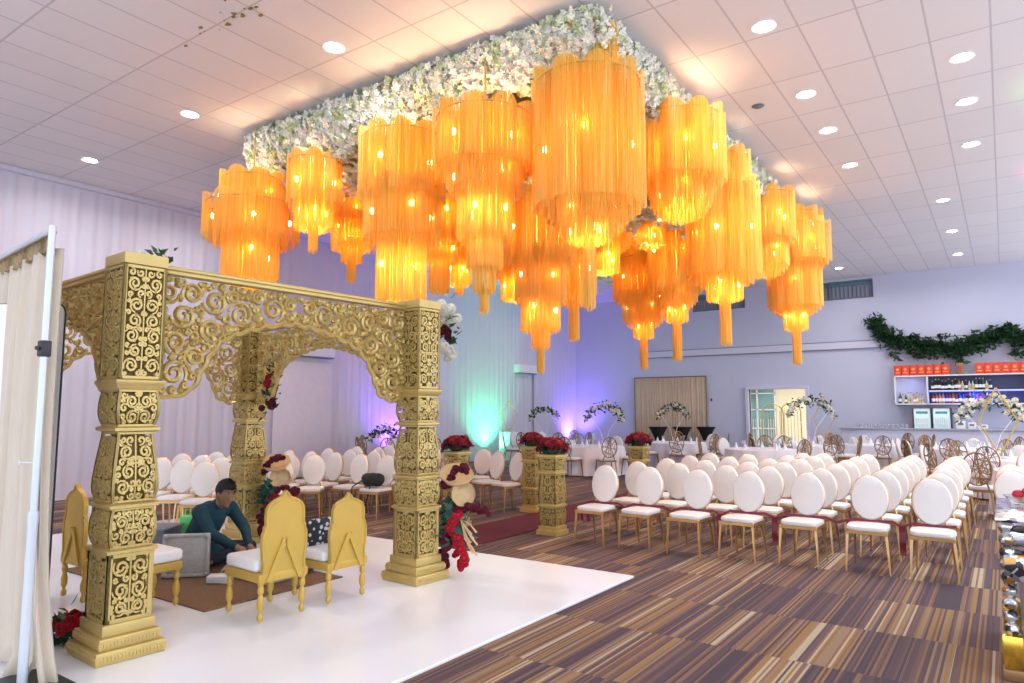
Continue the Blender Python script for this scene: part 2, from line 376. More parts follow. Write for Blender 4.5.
for i, w in enumerate((W1, W2)):
    b = MB(); x0, x1, z0, z1 = w
    for (cx, cz, sx, sz) in (((x0 + x1) / 2, z0 + .02, x1 - x0, .04), ((x0 + x1) / 2, z1 - .02, x1 - x0, .04), (x0 + .02, (z0 + z1) / 2, .04, z1 - z0), (x1 - .02, (z0 + z1) / 2, .04, z1 - z0), ((x0 + x1) / 2, (z0 + z1) / 2, .04, z1 - z0)):
        b.box((cx, WALL_Y + .06, cz), (sx, .08, sz))
    wo = struct(b.build('window_%d' % (i + 1), 'grey', smooth=False))
    b = MB(); b.box(((x0 + x1) / 2, WALL_Y + 0.15, (z0 + z1) / 2), (x1 - x0, 0.02, z1 - z0)); b.build('window_pane', 'teal', wo, smooth=False)
    b = MB(); n = int((x1 - x0) / 0.125)
    for k in range(n): b.box((x0 + (k + .5) * (x1 - x0) / n, WALL_Y + 0.09, z0 + .22), (0.105, 0.006, 0.42), rz=0.35)
    b.build('vertical_blind', 'blind', wo, smooth=False)
# door and the bright room behind it
b = MB()
b.box((DX0 - .05, WALL_Y, DZ / 2), (.10, .26, DZ)); b.box((DX1 + .05, WALL_Y, DZ / 2), (.10, .26, DZ)); b.box(((DX0 + DX1) / 2, WALL_Y, DZ + .05), (DX1 - DX0 + .2, .26, .10))
struct(b.build('door_1', 'band', smooth=False))
b = MB(); b.box((-7.2, 28.2, -.05), (7, 6, .1)); struct(b.build('floor_lobby', 'band', smooth=False))
b = MB(); b.box((-7.2, 31.0, 1.6), (7, .1, 3.2)); b.box((-3.9, 28.2, 1.6), (.1, 6, 3.2)); b.box((-10.6, 28.2, 1.6), (.1, 6, 3.2)); struct(b.build('wall_lobby', 'yellow', smooth=False))
b = MB(); b.box((-7.2, 28.2, 3.25), (7, 6, .1)); struct(b.build('ceiling_lobby', 'white', smooth=False))
light('lobby_fill', 'AREA', (-6.8, 28.0, 3.1), 130, (1, 0.96, 0.85), 1.8)  # added area light without a fixture, brightens the room behind the door
b = MB()
for x in (-9.5, -8.75, -8.0): b.box((x, 30.85, 1.45), (.06, .1, 2.9))
for z in (0.9, 1.7, 2.4): b.box((-8.75, 30.85, z), (1.56, .1, .05))
for k in range(14): b.box((-9.45 + k * .105, 30.8, .7), (.02, .02, 1.2))
w3 = struct(b.build('window_3', 'white', smooth=False))
b = MB(); b.box((-8.75, 30.92, 1.45), (1.5, .03, 2.9)); b.build('window_pane', 'hedge_glass', w3, smooth=False)
def arch_frame(loc, w, h, label):
    b = MB(); pts = [(-w / 2, 0, 0), (-w / 2, 0, h - w / 2)] + [(-w / 2 * math.cos(a), 0, h - w / 2 + w / 2 * math.sin(a)) for a in [PI * k / 12 for k in range(1, 12)]] + [(w / 2, 0, h - w / 2), (w / 2, 0, 0)]
    b.tube(pts, .02, 6)
    r = empty('arch_stand', loc, 0, label, 'arch stand')
    b.build('arch_frame', 'gold_flat', r)
    b = MB(); b.rbox((0, 0, .02), (w + .1, .35, .04), .01); b.build('base', 'gold_flat', r)
    b = MB()
    for k in range(5): b.tube([(-w / 2 + w * (k + 1) / 6, 0, .03), (-w / 2 + w * (k + 1) / 6, 0, h - .25)], .009, 5)
    b.build('bar', 'gold_flat', r)
arch_frame((-7.0, 26.6, 0), .75, 1.9, 'slim gold arch stand seen at left through the bright doorway')
arch_frame((-6.55, 27.4, 0), .7, 1.95, 'taller gold arch stand set further back in the bright doorway')
# ---------------------------------------------------------------- leaves, roses, blossoms
def leaf_cloud(b, pts, size, rr, jitter=0.0):
    for p in pts:
        s_ = size * rr.uniform(.6, 1.3)
        d = Vector((rr.uniform(-1, 1), rr.uniform(-1, 1), rr.uniform(-.6, .8))).normalized()
        n = d.cross(Vector((rr.uniform(-1, 1), rr.uniform(-1, 1), rr.uniform(-1, 1)))).normalized(); q = d.cross(n)
        p = Vector(p)
        b.add([p, p + d * s_ * .35 + n * s_ * .26 + q * s_ * .06, p + d * s_, p + d * s_ * .35 - n * s_ * .26 + q * s_ * .06, p + d * s_ * .55], [(0, 1, 4), (1, 2, 4), (2, 3, 4), (3, 0, 4)])
def rose_builder():
    b = MB()
    b.ball((0, 0, .05), .42, 8, 5, (1, 1, .9))
    for ring, (n, r0, op, h) in enumerate(((3, .30, .2, .62), (4, .45, .5, .58), (5, .58, .85, .42))):
        for k in range(n):
            a = 2 * PI * k / n + ring * .6
            def fn(u, v, a=a, r0=r0, op=op, h=h, n=n):
                th = a + (u - .5) * 2 * PI / n * 1.25
                rr = r0 * (.45 + .55 * v) + op * .38 * v * v
                zz = -.35 + (h + .35) * (v ** .8) * (1 - .25 * (2 * u - 1) ** 2) - .12 * op * v ** 3
                return (rr * math.cos(th), rr * math.sin(th), zz)
            b.grid(fn, 4, 3)
    return b
ROSE = {}
for key in ('red', 'burg', 'scarlet', 'wpetal'):
    o = rose_builder().build('rose', key); ROSE[key] = o.data; bpy.data.objects.remove(o)
def flowers_on(root, pts, key, size, rr, name='rose', norm=None):
    for p in pts:
        v = Vector(norm(p)) if norm else Vector((rr.uniform(-.5, .5), rr.uniform(-.5, .5), 1))
        q = v.to_track_quat('Z', 'Y').to_euler()
        share(name, ROSE[key], root, p, q, size * rr.uniform(.8, 1.15))
# ---------------------------------------------------------------- scrollwork
def pack(xr, yr, inside, rmax, rmin, rr, tries=900):
    """non-overlapping circles inside a region; inside(x,y) gives clearance"""
    C = []
    r = rmax
    while r > rmin:
        k = 0
        while k < tries:
            k += 1
            x = rr.uniform(*xr); y = rr.uniform(*yr); cl = inside(x, y)
            if cl < r: continue
            ok = True
            for (a, c, q) in C:
                if (x - a) ** 2 + (y - c) ** 2 < (r + q) ** 2 * .90: ok = False; break
            if ok: C.append((x, y, r)); k = max(0, k - 60)
        r *= .80
    return C
def strokes_of(C, t, rr, turns=1.7):
    S = []
    for (x, y, r) in C:
        d = rr.choice((-1, 1)); a0 = rr.uniform(0, 2 * PI); n = 9 + int(11 * min(1, r / .06))
        tn = turns if r > .035 else 1.15
        pts = []; rad = []
        for i in range(n + 1):
            u = i / n; a = a0 + d * 2 * PI * tn * u; q = r * (1.0 - .80 * u ** .9)
            pts.append((x + q * math.cos(a), y + q * math.sin(a))); rad.append(t * (.75 + .5 * math.sin(PI * u)) * (1.25 if i == n else 1))
        S.append((pts, rad))
        if r > .035:      # leaf springing off the scroll
            for kk in range(2):
                a = a0 + d * (1.2 + kk * 2.4); p0 = (x + r * .95 * math.cos(a), y + r * .95 * math.sin(a)); L_ = r * .62
                ta = a + d * 2.3
                pp = [(p0[0] + L_ * u * math.cos(ta + d * u * .9), p0[1] + L_ * u * math.sin(ta + d * u * .9)) for u in (0, .33, .66, 1)]
                S.append((pp, [t * .6, t * 1.5, t * 1.2, t * .3]))
    return S
def mirror(S): return S + [([(-x, y) for x, y in p], r) for p, r in S]
def sweep(b, S, f, nrm, n=5, flat=1.1):
    for p, r in S: b.tube([f(x, y) for x, y in p], list(r), n, up=nrm, flat=flat)
# ---- carved pillar, square plan. sections: (z0, z1, profile of half width, scroll size)
def lerp_prof(P, z):
    for (h0, z0), (h1, z1) in zip(P, P[1:]):
        if z0 <= z <= z1: u = (z - z0) / (z1 - z0); return h0 + (h1 - h0) * u
    return P[-1][0] if z > P[-1][1] else P[0][0]
def smooth_prof(ctrl, n=10):
    out = []
    for i in range(len(ctrl) - 1):
        p0 = ctrl[max(0, i - 1)]; p1 = ctrl[i]; p2 = ctrl[i + 1]; p3 = ctrl[min(len(ctrl) - 1, i + 2)]
        for k in range(n):
            t = k / n
            out.append(tuple(.5 * (2 * p1[j] + (p2[j] - p0[j]) * t + (2 * p0[j] - 5 * p1[j] + 4 * p2[j] - p3[j]) * t * t + (3 * p1[j] - p0[j] - 3 * p2[j] + p3[j]) * t ** 3) for j in (0, 1)))
    out.append(ctrl[-1]); return out
def carved_section(name, parent, prof, margin, rmax, rmin, seed, t, shade_core=True):
    """edge posts and rails follow the profile; mirrored scrollwork fills each face"""
    rr = random.Random(seed); z0, z1 = prof[0][1], prof[-1][1]
    b = MB(); hwmin = min(h for h, _ in prof)
    def inside(x, z):
        h = lerp_prof(prof, z) - margin
        return min(h - abs(x), z - z0 - margin * .6, z1 - margin * .6 - z, abs(x) + t * .2 if abs(x) > .004 else 0)
    C = pack((0.004, max(h for h, _ in prof)), (z0, z1), inside, rmax, rmin, rr, 700)
    S = mirror(strokes_of(C, t, rr))
    zc = z0 + margin
    S.append(([(0, z0 + .02 + (z1 - z0 - .04) * k / 8) for k in range(9)], [t * .8] * 9))
    for face in range(4):
        R = Matrix.Rotation(face * PI / 2, 3, 'Z'); nv = R @ Vector((0, -1, 0))
        sweep(b, S, lambda x, z: R @ Vector((x, -lerp_prof(prof, z) + .012, z)), nv, 4, 1.2)
        # edge posts
        for sx in (-1, 1):
            vs = []; w = margin
            for h, z in prof:
                for dx, dy in ((0, 0), (-w, 0), (-w, .022), (0, .022)):
                    vs.append(R @ Vector((sx * (h + dx), -h + dy, z)))
            fs = []
            m_ = len(prof)
            for i in range(m_ - 1):
                for k in range(4): k2 = (k + 1) % 4; fs.append((i * 4 + k, i * 4 + k2, (i + 1) * 4 + k2, (i + 1) * 4 + k))
            fs += [(3, 2, 1, 0), ((m_ - 1) * 4, (m_ - 1) * 4 + 1, (m_ - 1) * 4 + 2, (m_ - 1) * 4 + 3)]
            b.add(vs, fs)
        for zz, dz in ((z0 + margin * .35, margin * .7), (z1 - margin * .35, margin * .7)):
            h = lerp_prof(prof, zz); b.add([R @ Vector(p) for p in MB().box((0, -h + .012, zz), (2 * h - .002, .024, dz)).v], MB().box((0, 0, 0), (1, 1, 1)).f)
    o = b.build(name, 'gold', parent)
    if shade_core:
        c = MB(); c.square([(h - .05, z) for h, z in prof[::3] + [prof[-1]]]); c.build('shade_core', 'shade_core', o, smooth=False)  # added inner fill, its brown puts shade into the openwork holes
    return o
def plinth(b, z0, steps, c=(0, 0, 0)):
    z = z0
    for (hw, h) in steps:
        b.rbox((c[0], c[1], z + h / 2), (hw * 2, hw * 2, h), .008, 2); z += h
    return z
def make_pillar(seed):
    p = MB()
    z = plinth(p, 0.022, [(.255, .085), (.225, .075), (.197, .075)])
    root = p.build('pillar', 'gold', None)
    # little carved acanthus band on the plinth steps
    m = MB()
    for hw, zc in ((.258, .065), (.228, .145)):
        m = MB()
        for f in range(4):
            R = Matrix.Rotation(f * PI / 2, 3, 'Z')
            k = -hw + .03
            while k < hw - .02:
                m.tube([R @ Vector((k, -hw, zc - .022)), R @ Vector((k + .008, -hw - .003, zc)), R @ Vector((k, -hw, zc + .022))], [.004, .009, .003], 4); k += .026
        m.square([(hw - .004, zc - .02), (hw + .0015, zc - .02), (hw + .0015, zc + .02), (hw - .004, zc + .02)]); m.build('acanthus_band', 'gold', root)
    carved_section('pedestal_panel', root, [(.172, .257 + (.70 - .257) * k / 8) for k in range(9)], .036, .062, .013, seed, .0105)
    for prof in ([(0.176, .70), (0.191, .705), (0.191, .725), (0.172, .735)], [(0.172, .995), (0.185, 1.0), (0.185, 1.02), (0.154, 1.035)], [(0.145, 1.505), (0.173, 1.515), (0.173, 1.535), (0.152, 1.545)],
                 [(0.159, 1.795), (0.175, 1.81), (0.192, 1.84), (0.192, 1.86), (0.164, 1.87)], [(0.157, 2.66), (0.172, 2.67), (0.172, 2.745), (0.164, 2.75)]):
        m = MB(); m.square(prof); m.build('moulding', 'gold', root)
    carved_section('bulb', root, smooth_prof([(0.154, .735), (0.176, .80), (0.176, .91), (0.154, .995)], 5), .020, .046, .012, seed + 1, .0095)
    carved_section('shaft', root, smooth_prof([(0.157, 1.035), (0.178, 1.12), (0.168, 1.27), (0.148, 1.42), (0.138, 1.505)], 6), .020, .052, .012, seed + 2, .0095)
    carved_section('neck', root, smooth_prof([(0.142, 1.545), (0.165, 1.62), (0.166, 1.70), (0.151, 1.795)], 5), .020, .048, .012, seed + 3, .0095)
    carved_section('capital', root, [(.170, 1.87 + (2.66 - 1.87) * k / 10) for k in range(11)], .028, .056, .012, seed + 4, .0095)
    return root
def arch_bottom(t):
    P = [(0, 1.78), (.06, 1.76), (.12, 1.82), (.15, 1.98), (.175, 2.10), (.22, 2.22), (.28, 2.29), (.36, 2.35), (.44, 2.39), (.5, 2.405)]
    t = min(t, 1 - t)
    for (a, x), (c, y) in zip(P, P[1:]):
        if a <= t <= c: u = (t - a) / (c - a); return x + (y - x) * u
    return P[-1][1]
def make_beam(name, L, seed, parent, loc, rz, rmax=.105, lobes=.022):
    """openwork beam along local +x, from 0 to L"""
    rr = random.Random(seed); ztop = 2.66
    cl = [(t / 60 * .5 * L, arch_bottom(t / 60 * .5)) for t in range(61)]
    cl = cl + [(L - x, z) for x, z in cl]
    def inside(x, z):
        if x < 0 or x > L / 2: return -1
        d = min(x, ztop - .02 - z, L / 2 + .01 - x if False else 9)
        if z < arch_bottom(x / L): return -1
        for (a, c) in cl:
            q = math.hypot(a - x, c - z)
            if q < d: d = q
        return min(d, L / 2 - x + .002)
    C = pack((0, L / 2), (1.7, ztop), inside, rmax, .012, rr, 500)
    S = strokes_of(C, .0155, rr, 1.7); S = S + [([(L - x, z) for x, z in p], r) for p, r in S]
    b = MB(); sweep(b, S, lambda x, z: Vector((x, 0, z)), (0, 1, 0), 5, 1.7)
    o = b.build('filigree_panel', 'gold')
    # border following the scalloped arch
    e = MB(); pts = []; n = 150; ph = 0; last = None; acc = 0
    raw = [(k / n * L, arch_bottom(k / n)) for k in range(n + 1)]
    for i, (x, z) in enumerate(raw):
        if i: acc += math.hypot(x - raw[i - 1][0], z - raw[i - 1][1])
        x0, z0 = raw[max(0, i - 1)]; x1, z1 = raw[min(n, i + 1)]; tx, tz = x1 - x0, z1 - z0; l = math.hypot(tx, tz) or 1
        k = lobes * abs(math.sin(acc * PI / .145))
        pts.append((x + tz / l * k, 0, z - tx / l * k))
    e.tube(pts, .019, 6, up=(0, 1, 0), flat=1.5)
    e.tube([(0, 0, 1.78), (0, 0, ztop)], .015, 4); e.tube([(L, 0, 1.78), (L, 0, ztop)], .015, 4)
    ed = e.build('arch_border', 'gold')
    t = MB(); t.rbox((L / 2, 0, 2.672), (L, .09, .035), .008); t.rbox((L / 2, 0, 2.70), (L, .12, .03), .008)
    top = t.build(name, 'gold', parent); top.location = loc; top.rotation_euler = (0, 0, rz)
    o.parent = top; ed.parent = top
    return top
mandap = empty('wedding_mandap', (-5.03, 2.46, 0), math.radians(-3.5), 'carved gold openwork wedding mandap of four pillars joined by scalloped beams', 'wedding mandap')
pil = make_pillar(11); pil.parent = mandap; pil.scale = (.95, .86, 1)
for loc, r in (((.08, 2.70, 0), 0), ((-3.0, 2.71, 0), PI), ((-3.0, 0, 0), PI / 2)):
    c = copy_tree(pil, mandap); c.location = loc; c.rotation_euler = (0, 0, r)
g = .146
make_beam('beam', 2.71 - 2 * g, 21, mandap, (0, g, 0), PI / 2)
bm_ = make_beam('beam', 3.0 - 2 * g, 22, mandap, (-g, 2.71, 0), PI)
c = copy_tree(bm_, mandap); c.location = (-g, 0, 0)
c = copy_tree([o for o in mandap.children if o.name == 'beam'][0], mandap); c.location = (-3.0, g, 0)
# ---------------------------------------------------------------- floor coverings
b = MB(); b.rbox((-6.75, 2.4, .011), (7.3, 8.2, .022), .004, 1); pf = tag(b.build('platform', mat('glossy_white_vinyl', (0.86, 0.88, 0.93), 0.22, 0, 0.02, 3), smooth=False), 'glossy white floor panel under the gold mandap', 'floor panel')
b = MB(); b.box((-6.70, 4.05, .028), (2.6, 1.45, .012)); tag(b.build('rug', 'rug', smooth=False), 'brown woven rug lying on the white floor inside the mandap', 'rug')
b = MB(); b.box((-5.87, 15.7, .006), (.92, 18.4, .012)); tag(b.build('aisle_carpet', 'redcarpet', smooth=False), 'long dark red aisle carpet between the flower pedestals', 'carpet')
# ---------------------------------------------------------------- throne chairs in the mandap
def make_throne():
    root = empty('throne_chair', cat='chair')
    # local: faces -Y, back at +Y
    def turned(x, y):
        b = MB(); b.lathe([(.012, .0), (.022, .012), (.024, .04), (.014, .06), (.013, .07), (.026, .10), (.028, .15), (.020, .19), (.014, .20), (.024, .22), (.024, .25), (.018, .265), (.026, .28), (.026, .30)], 14, (x, y, 0)); return b.build('leg', 'gold_flat', root)
    for x in (-.185, .185):
        for y in (-.25, .21): turned(x, y)
    b = MB(); b.rbox((0, -.02, .325), (.44, .52, .07), .012, 2); b.build('seat_frame', 'gold_flat', root)
    b = MB(); b.rbox((0, -.06, .41), (.42, .46, .10), .03, 3); b.build('seat_cushion', 'cushion', root)
    half = [(.205, .30), (.215, .36), (.205, .44), (.215, .52), (.225, .62), (.222, .70), (.205, .735), (.208, .76), (.190, .78), (.192, .86), (.188, .91), (.165, .955), (.12, .985), (.07, 1.005), (.035, 1.02), (.022, 1.045), (.0, 1.07)]
    half = [(x * .9, .30 + (z - .30) * .89) for x, z in half]
    poly = half + [(-x, z) for x, z in half[-2::-1]]
    b = MB(); b.prism(poly, .205, .235); b.build('backrest', 'gold_flat', root)
    b = MB()
    hp = [(x * .96, z - .01) for x, z in half]; full = hp + [(-x, z) for x, z in hp[-2::-1]]
    b.tube([(x, .237, z) for x, z in full], .010, 6, up=(0, 1, 0)); b.build('back_moulding', 'gold_flat', root)
    b = MB()
    for s in (-1, 1): b.box((s * .075, .245, .45), (.042, .018, .34), ry=s * -.42)
    b.build('brace', 'gold_flat', root)
    b = MB(); b.rbox((0, .18, .64), (.28, .05, .36), .02, 3); b.build('back_cushion', 'cushion', root)
    return root
th = make_throne()
spots = [((-4.97, 3.60, .034), -PI / 2 - .07, 'gold throne chair seen from behind, nearer of the two with backs to the camera'),
         ((-4.96, 4.24, .034), -PI / 2 - .03, 'gold throne chair seen from behind, beside the printed cushion and front right pillar'),
         ((-5.96, 3.04, .034), PI, 'throne chair mostly hidden behind the nearest gold pillar, only its white seat showing'),
         ((-6.66, 3.08, .034), PI, 'shaded gold throne chair glimpsed between beige curtain and nearest gold pillar')]
for i, (l, r, lab) in enumerate(spots):
    c = th if i == 0 else copy_tree(th); place(c, l, r, lab, 'gold throne chairs inside the mandap')
for o in col.objects:
    if o.name == 'throne_chair.001': o.scale = (1, 1, .92)
# ---------------------------------------------------------------- guest chairs (oval back)
def make_guest_chair():
    root = empty('guest_chair', cat='chair')      # faces -Y
    legs = (((-.19, -.20), (-.215, -.235)), ((.19, -.20), (.215, -.235)), ((-.16, .20), (-.185, .30)), ((.16, .20), (.185, .30)))
    lm = []
    for (t0, b0) in legs:
        b = MB(); b.tube([(b0[0], b0[1], .0), ((t0[0] * .4 + b0[0] * .6), (t0[1] * .4 + b0[1] * .6), .2), (t0[0], t0[1], .43)], [.010, .015, .020], 4); b.build('leg', 'gold_chair', root, smooth=False)
    b = MB()
    b.rbox((0, -.215, .43), (.42, .022, .04), .004, 1); b.rbox((0, .205, .43), (.36, .022, .04), .004, 1)
    for s in (-1, 1): b.rbox((s * .192, -.005, .43), (.022, .42, .04), .004, 1)
    b.build('seat_frame', 'gold_chair', root)
    b = MB()
    def pad(u, v):
        a = 2 * PI * u; ca, sa = math.cos(a), math.sin(a); k = lambda t: math.copysign(abs(t) ** .45, t)
        lv = [(0, .452), (.7, .448), (.97, .452), (1.0, .47), (.97, .492), (.7, .505), (0, .508)][int(round(v * 6))]
        return (k(ca) * .215 * lv[0], -.01 + k(sa) * .225 * lv[0], lv[1])
    b.grid(pad, 24, 6); b.build('seat_cushion', 'white_pad', root)
    # back: oval centre z=.76, tilted back
    A, Bv, cz = .195, .255, .765
    tilt = lambda x, y, z: (x, .215 + (z - .48) * .14 + y, z)
    b = MB()
    def oval(u, v):
        lv = [(0, -.045), (.6, -.043), (.93, -.032), (1, -.01), (1, .0), (0, .0)][int(round(v * 5))]
        a = 2 * PI * u; return tilt(A * lv[0] * math.cos(a), lv[1], cz + Bv * lv[0] * math.sin(a))
    b.grid(oval, 28, 5); b.build('back_cushion', 'white_pad', root)
    b = MB(); b.tube([tilt(A * .975 * math.cos(2 * PI * k / 28), .016, cz + Bv * .975 * math.sin(2 * PI * k / 28)) for k in range(28)], .013, 5, closed=True); b.build('back_rim', 'gold_chair', root)
    b = MB(); rr = random.Random(3)
    for k in range(18):
        a = rr.uniform(0, 2 * PI); c = a + rr.uniform(1.7, 3.6)
        b.tube([tilt(A * math.cos(a), .014, cz + Bv * math.sin(a)), tilt(A * math.cos(c), .014, cz + Bv * math.sin(c))], .0065, 4)
    b.build('back_lattice', 'lattice', root)
    for s in (-1, 1): b = MB(); b.tube([(s * .15, .205, .44), tilt(s * .11, .004, .57)], .013, 5); b.build('back_post', 'gold_chair', root)
    return root
gc = make_guest_chair(); first_used = [False]
def gchair(x, y, rz, label, group):
    c = gc if not first_used[0] else copy_tree(gc); first_used[0] = True
    place(c, (x, y, 0), rz, label, group); c.scale = (.94, .94, .93); return c
def make_web_chair():
    root = copy_tree(gc); root.name = 'lattice_back_chair'
    for ch in list(root.children):
        if ch.name.startswith('back_cushion'): bpy.data.objects.remove(ch)
    for ch in root.children:
        if ch.name.startswith('back_rim'): ch.data = ch.data.copy(); ch.data.materials[0] = M['lattice']
        if ch.name.startswith(('leg', 'seat_frame', 'back_post')): ch.data = ch.data.copy(); ch.data.materials[0] = M['lattice']
    return root
wc = make_web_chair(); web_used = [False]
def wchair(x, y, rz, label, group):
    c = wc if not web_used[0] else copy_tree(wc); web_used[0] = True
    return place(c, (x, y, 0), rz, label, group)
cols = [-4.27, -3.68, -3.06, -2.50, -1.88, -1.23, -.66]; coly = [7.93, 7.98, 7.98, 8.10, 8.20, 8.26, 8.26]
COLN = ['leftmost', 'second from left', 'third from left', 'middle', 'third from right', 'second from right', 'rightmost']
ROWN = ['front', 'second', 'third', 'fourth', 'fifth', 'back']
for j in range(6):
    for i, x in enumerate(cols):
        if j == 5 and i < 2: continue
        gchair(x + (.05 * j if i < 3 else 0) + rnd.uniform(-.02, .02), coly[i] + .84 * j + rnd.uniform(-.02, .02), rnd.uniform(-.05, .05),
               'white oval-backed gold chair, %s in the %s row of the right-hand block' % (COLN[i], ROWN[j]), 'white oval chairs in the right-hand block')
for j, y in enumerate((9.9, 11.0)):
    gchair(.04, y, .05, 'white oval-backed chair beside the mirrored table at the right edge, %s of two' % ('nearer', 'further')[j], 'white oval chairs at the right edge')
# left-hand block beyond the mandap
LR = ['nearest', 'second', 'third', 'fourth']
for j in range(4):
    for i in range(5):
        x = -8.05 - .62 * i + (.1 if j % 2 else 0)
        gchair(x, 7.75 + .80 * j, .12 + rnd.uniform(-.06, .06), 'white oval chair left of the aisle, %s from the aisle in the %s row' % (ORD[i], LR[j]), 'white oval chairs left of the aisle')
for k, (x, y) in enumerate(((-7.35, 9.65), (-7.05, 10.5), (-6.85, 9.55))):
    gchair(x, y, -.25, 'white oval chair behind the flower cascade, %s of three beside the red aisle carpet' % ('left', 'rear', 'right')[k], 'white oval chairs beside the aisle')
k = 0
for j in range(4):
    for i in range(4):
        x = -8.95 - .66 * i; y = 5.35 + .62 * j + .05 * i
        if j == 3 and i > 1: continue
        gchair(x, y, .75 + rnd.uniform(-.08, .08), 'angled white oval chair behind the seated man, %s row, %s from the right' % (LR[j], ORD[i]), 'white oval chairs behind the seated man')
# ribbon tied along the front row
b = MB()
pts = []
for i, x in enumerate(cols):
    for dx, dz in ((-.2, .485), (0, .475), (.2, .485)): pts.append((x + dx, coly[i] + .16, dz))
    if i < 6: pts.append(((x + cols[i + 1]) / 2, (coly[i] + coly[i + 1]) / 2 + .14, .44))
vs = []
for (x, y, z) in pts: vs += [(x, y, z - .014), (x, y, z + .014), (x, y + .008, z + .014), (x, y + .008, z - .014)]
fs = []
for i in range(len(pts) - 1):
    for k in range(4): k2 = (k + 1) % 4; fs.append((i * 4 + k, i * 4 + k2, (i + 1) * 4 + k2, (i + 1) * 4 + k))
fs += [(3, 2, 1, 0), tuple(len(vs) - 4 + k for k in range(4))]
b.add(vs, fs); rb = tag(b.build('chair_ribbon', 'ribbon'), 'burgundy satin ribbon tied along the backs of the front row chairs', 'ribbon')
b = MB(); b.grid(lambda u, v: (-4.44 + .17 * u + .02 * v, 7.73 + .015 * math.sin(u * 12), .44 - .17 * v * (1 - .35 * abs(u - .5))), 10, 5)
b.grid(lambda u, v: (-4.44 + .17 * u + .02 * v, 7.738 + .015 * math.sin(u * 12), .44 - .17 * v * (1 - .35 * abs(u - .5))), 10, 5); b.build('hanging_end', 'ribbon', rb)
for i in (2, 3, 5):
    xm = (cols[i] + cols[i + 1]) / 2; b = MB(); b.grid(lambda u, v: (xm - .03 + .06 * u, coly[i] + .13 + .012 * math.sin(v * 9), .45 - .30 * v), 3, 8); b.grid(lambda u, v: (xm - .03 + .06 * u, coly[i] + .136 + .012 * math.sin(v * 9), .45 - .30 * v), 3, 8); b.build('hanging_end', 'ribbon', rb)
# ---------------------------------------------------------------- flower pedestals
def make_pedestal():
    root = empty('flower_pedestal', cat='flower pedestal')
    b = MB(); b.square([(.20, 0), (.20, .058), (.175, .062), (.175, .108), (.165, .112)]); b.build('base', 'gold', root)
    for prof in ([(.165, .36), (.185, .37), (.185, .39), (.165, .40)], [(.165, .80), (.185, .81), (.185, .83), (.165, .84)], [(.17, 1.02), (.20, 1.03), (.20, 1.06), (.19, 1.065)]):
        b = MB(); b.square(prof); b.build('moulding', 'gold', root)
    carved_section('lower_panel', root, smooth_prof([(.15, .11), (.168, .2), (.168, .3), (.15, .36)], 4), .02, .05, .016, 5, .008)
    carved_section('shaft', root, smooth_prof([(.155, .40), (.175, .47), (.168, .62), (.150, .80)], 5), .02, .055, .016, 6, .008)
    carved_section('upper_panel', root, smooth_prof([(.150, .84), (.168, .93), (.172, 1.02)], 4), .02, .05, .016, 7, .008)
    return root
pd = make_pedestal(); pd.scale = (.80, .80, 1)
PD = [((-5.08, 8.15), 'front right of the aisle carpet with red roses on top'), ((-6.45, 9.75), 'gold pedestal'), ((-5.08, 10.9), ''), ((-6.60, 7.95), '')]
PL = ['nearest of the gold carved pedestals, on the right side of the red aisle carpet', 'gold carved pedestal left of the aisle, just behind the nearest pedestal',
      'gold carved pedestal right of the aisle behind the leftmost white chair', 'gold carved pedestal mostly hidden behind the front right mandap pillar']
def rose_dome(name, loc, label, key, n, R_, size, seed, cat='flower arrangement', group=None):
    rr = random.Random(seed); root = empty(name, loc, 0, label, cat, group)
    b = MB(); pts = []
    for k in range(150):
        a = rr.uniform(0, 2 * PI); e = rr.uniform(-.1, 1.3); q = R_ * rr.uniform(.7, 1.1); pts.append((q * math.cos(e) * math.cos(a), q * math.cos(e) * math.sin(a), .04 + q * .7 * math.sin(e)))
    leaf_cloud(b, pts, .09, rr); b.ball((0, 0, R_ * .3), R_ * .6, 10, 6, (1, 1, .7)); b.build('foliage', 'leaf_dark', root, smooth=False)
    P = []
    for k in range(n):
        a = 2 * PI * k * .618; e = math.asin(min(1, .05 + .95 * (k + .5) / n)); P.append((R_ * math.cos(e) * math.cos(a), R_ * math.cos(e) * math.sin(a), .06 + R_ * .75 * math.sin(e)))
    for i, p in enumerate(P): flowers_on(root, [p], key if i % 3 else ('burg' if key == 'red' else key), size, rr, 'rose', lambda q: (q[0], q[1], q[2] * 1.2))
    return root
RL = ['red and burgundy roses heaped on the nearest gold pedestal', 'red roses on the gold pedestal just behind the nearest one', 'red roses on the gold pedestal behind the leftmost white chair', 'red roses showing right of the front right mandap pillar']
for i, ((x, y), _) in enumerate(PD):
    c = pd if i == 0 else copy_tree(pd); place(c, (x, y, 0.0), (0, .0, 0, 0)[i], PL[i], 'gold pedestals lining the aisle')
    rose_dome('rose_arrangement', (x, y, 1.065), RL[i], 'red', 21, .185, .070, 40 + i, group='rose arrangements on the pedestals')
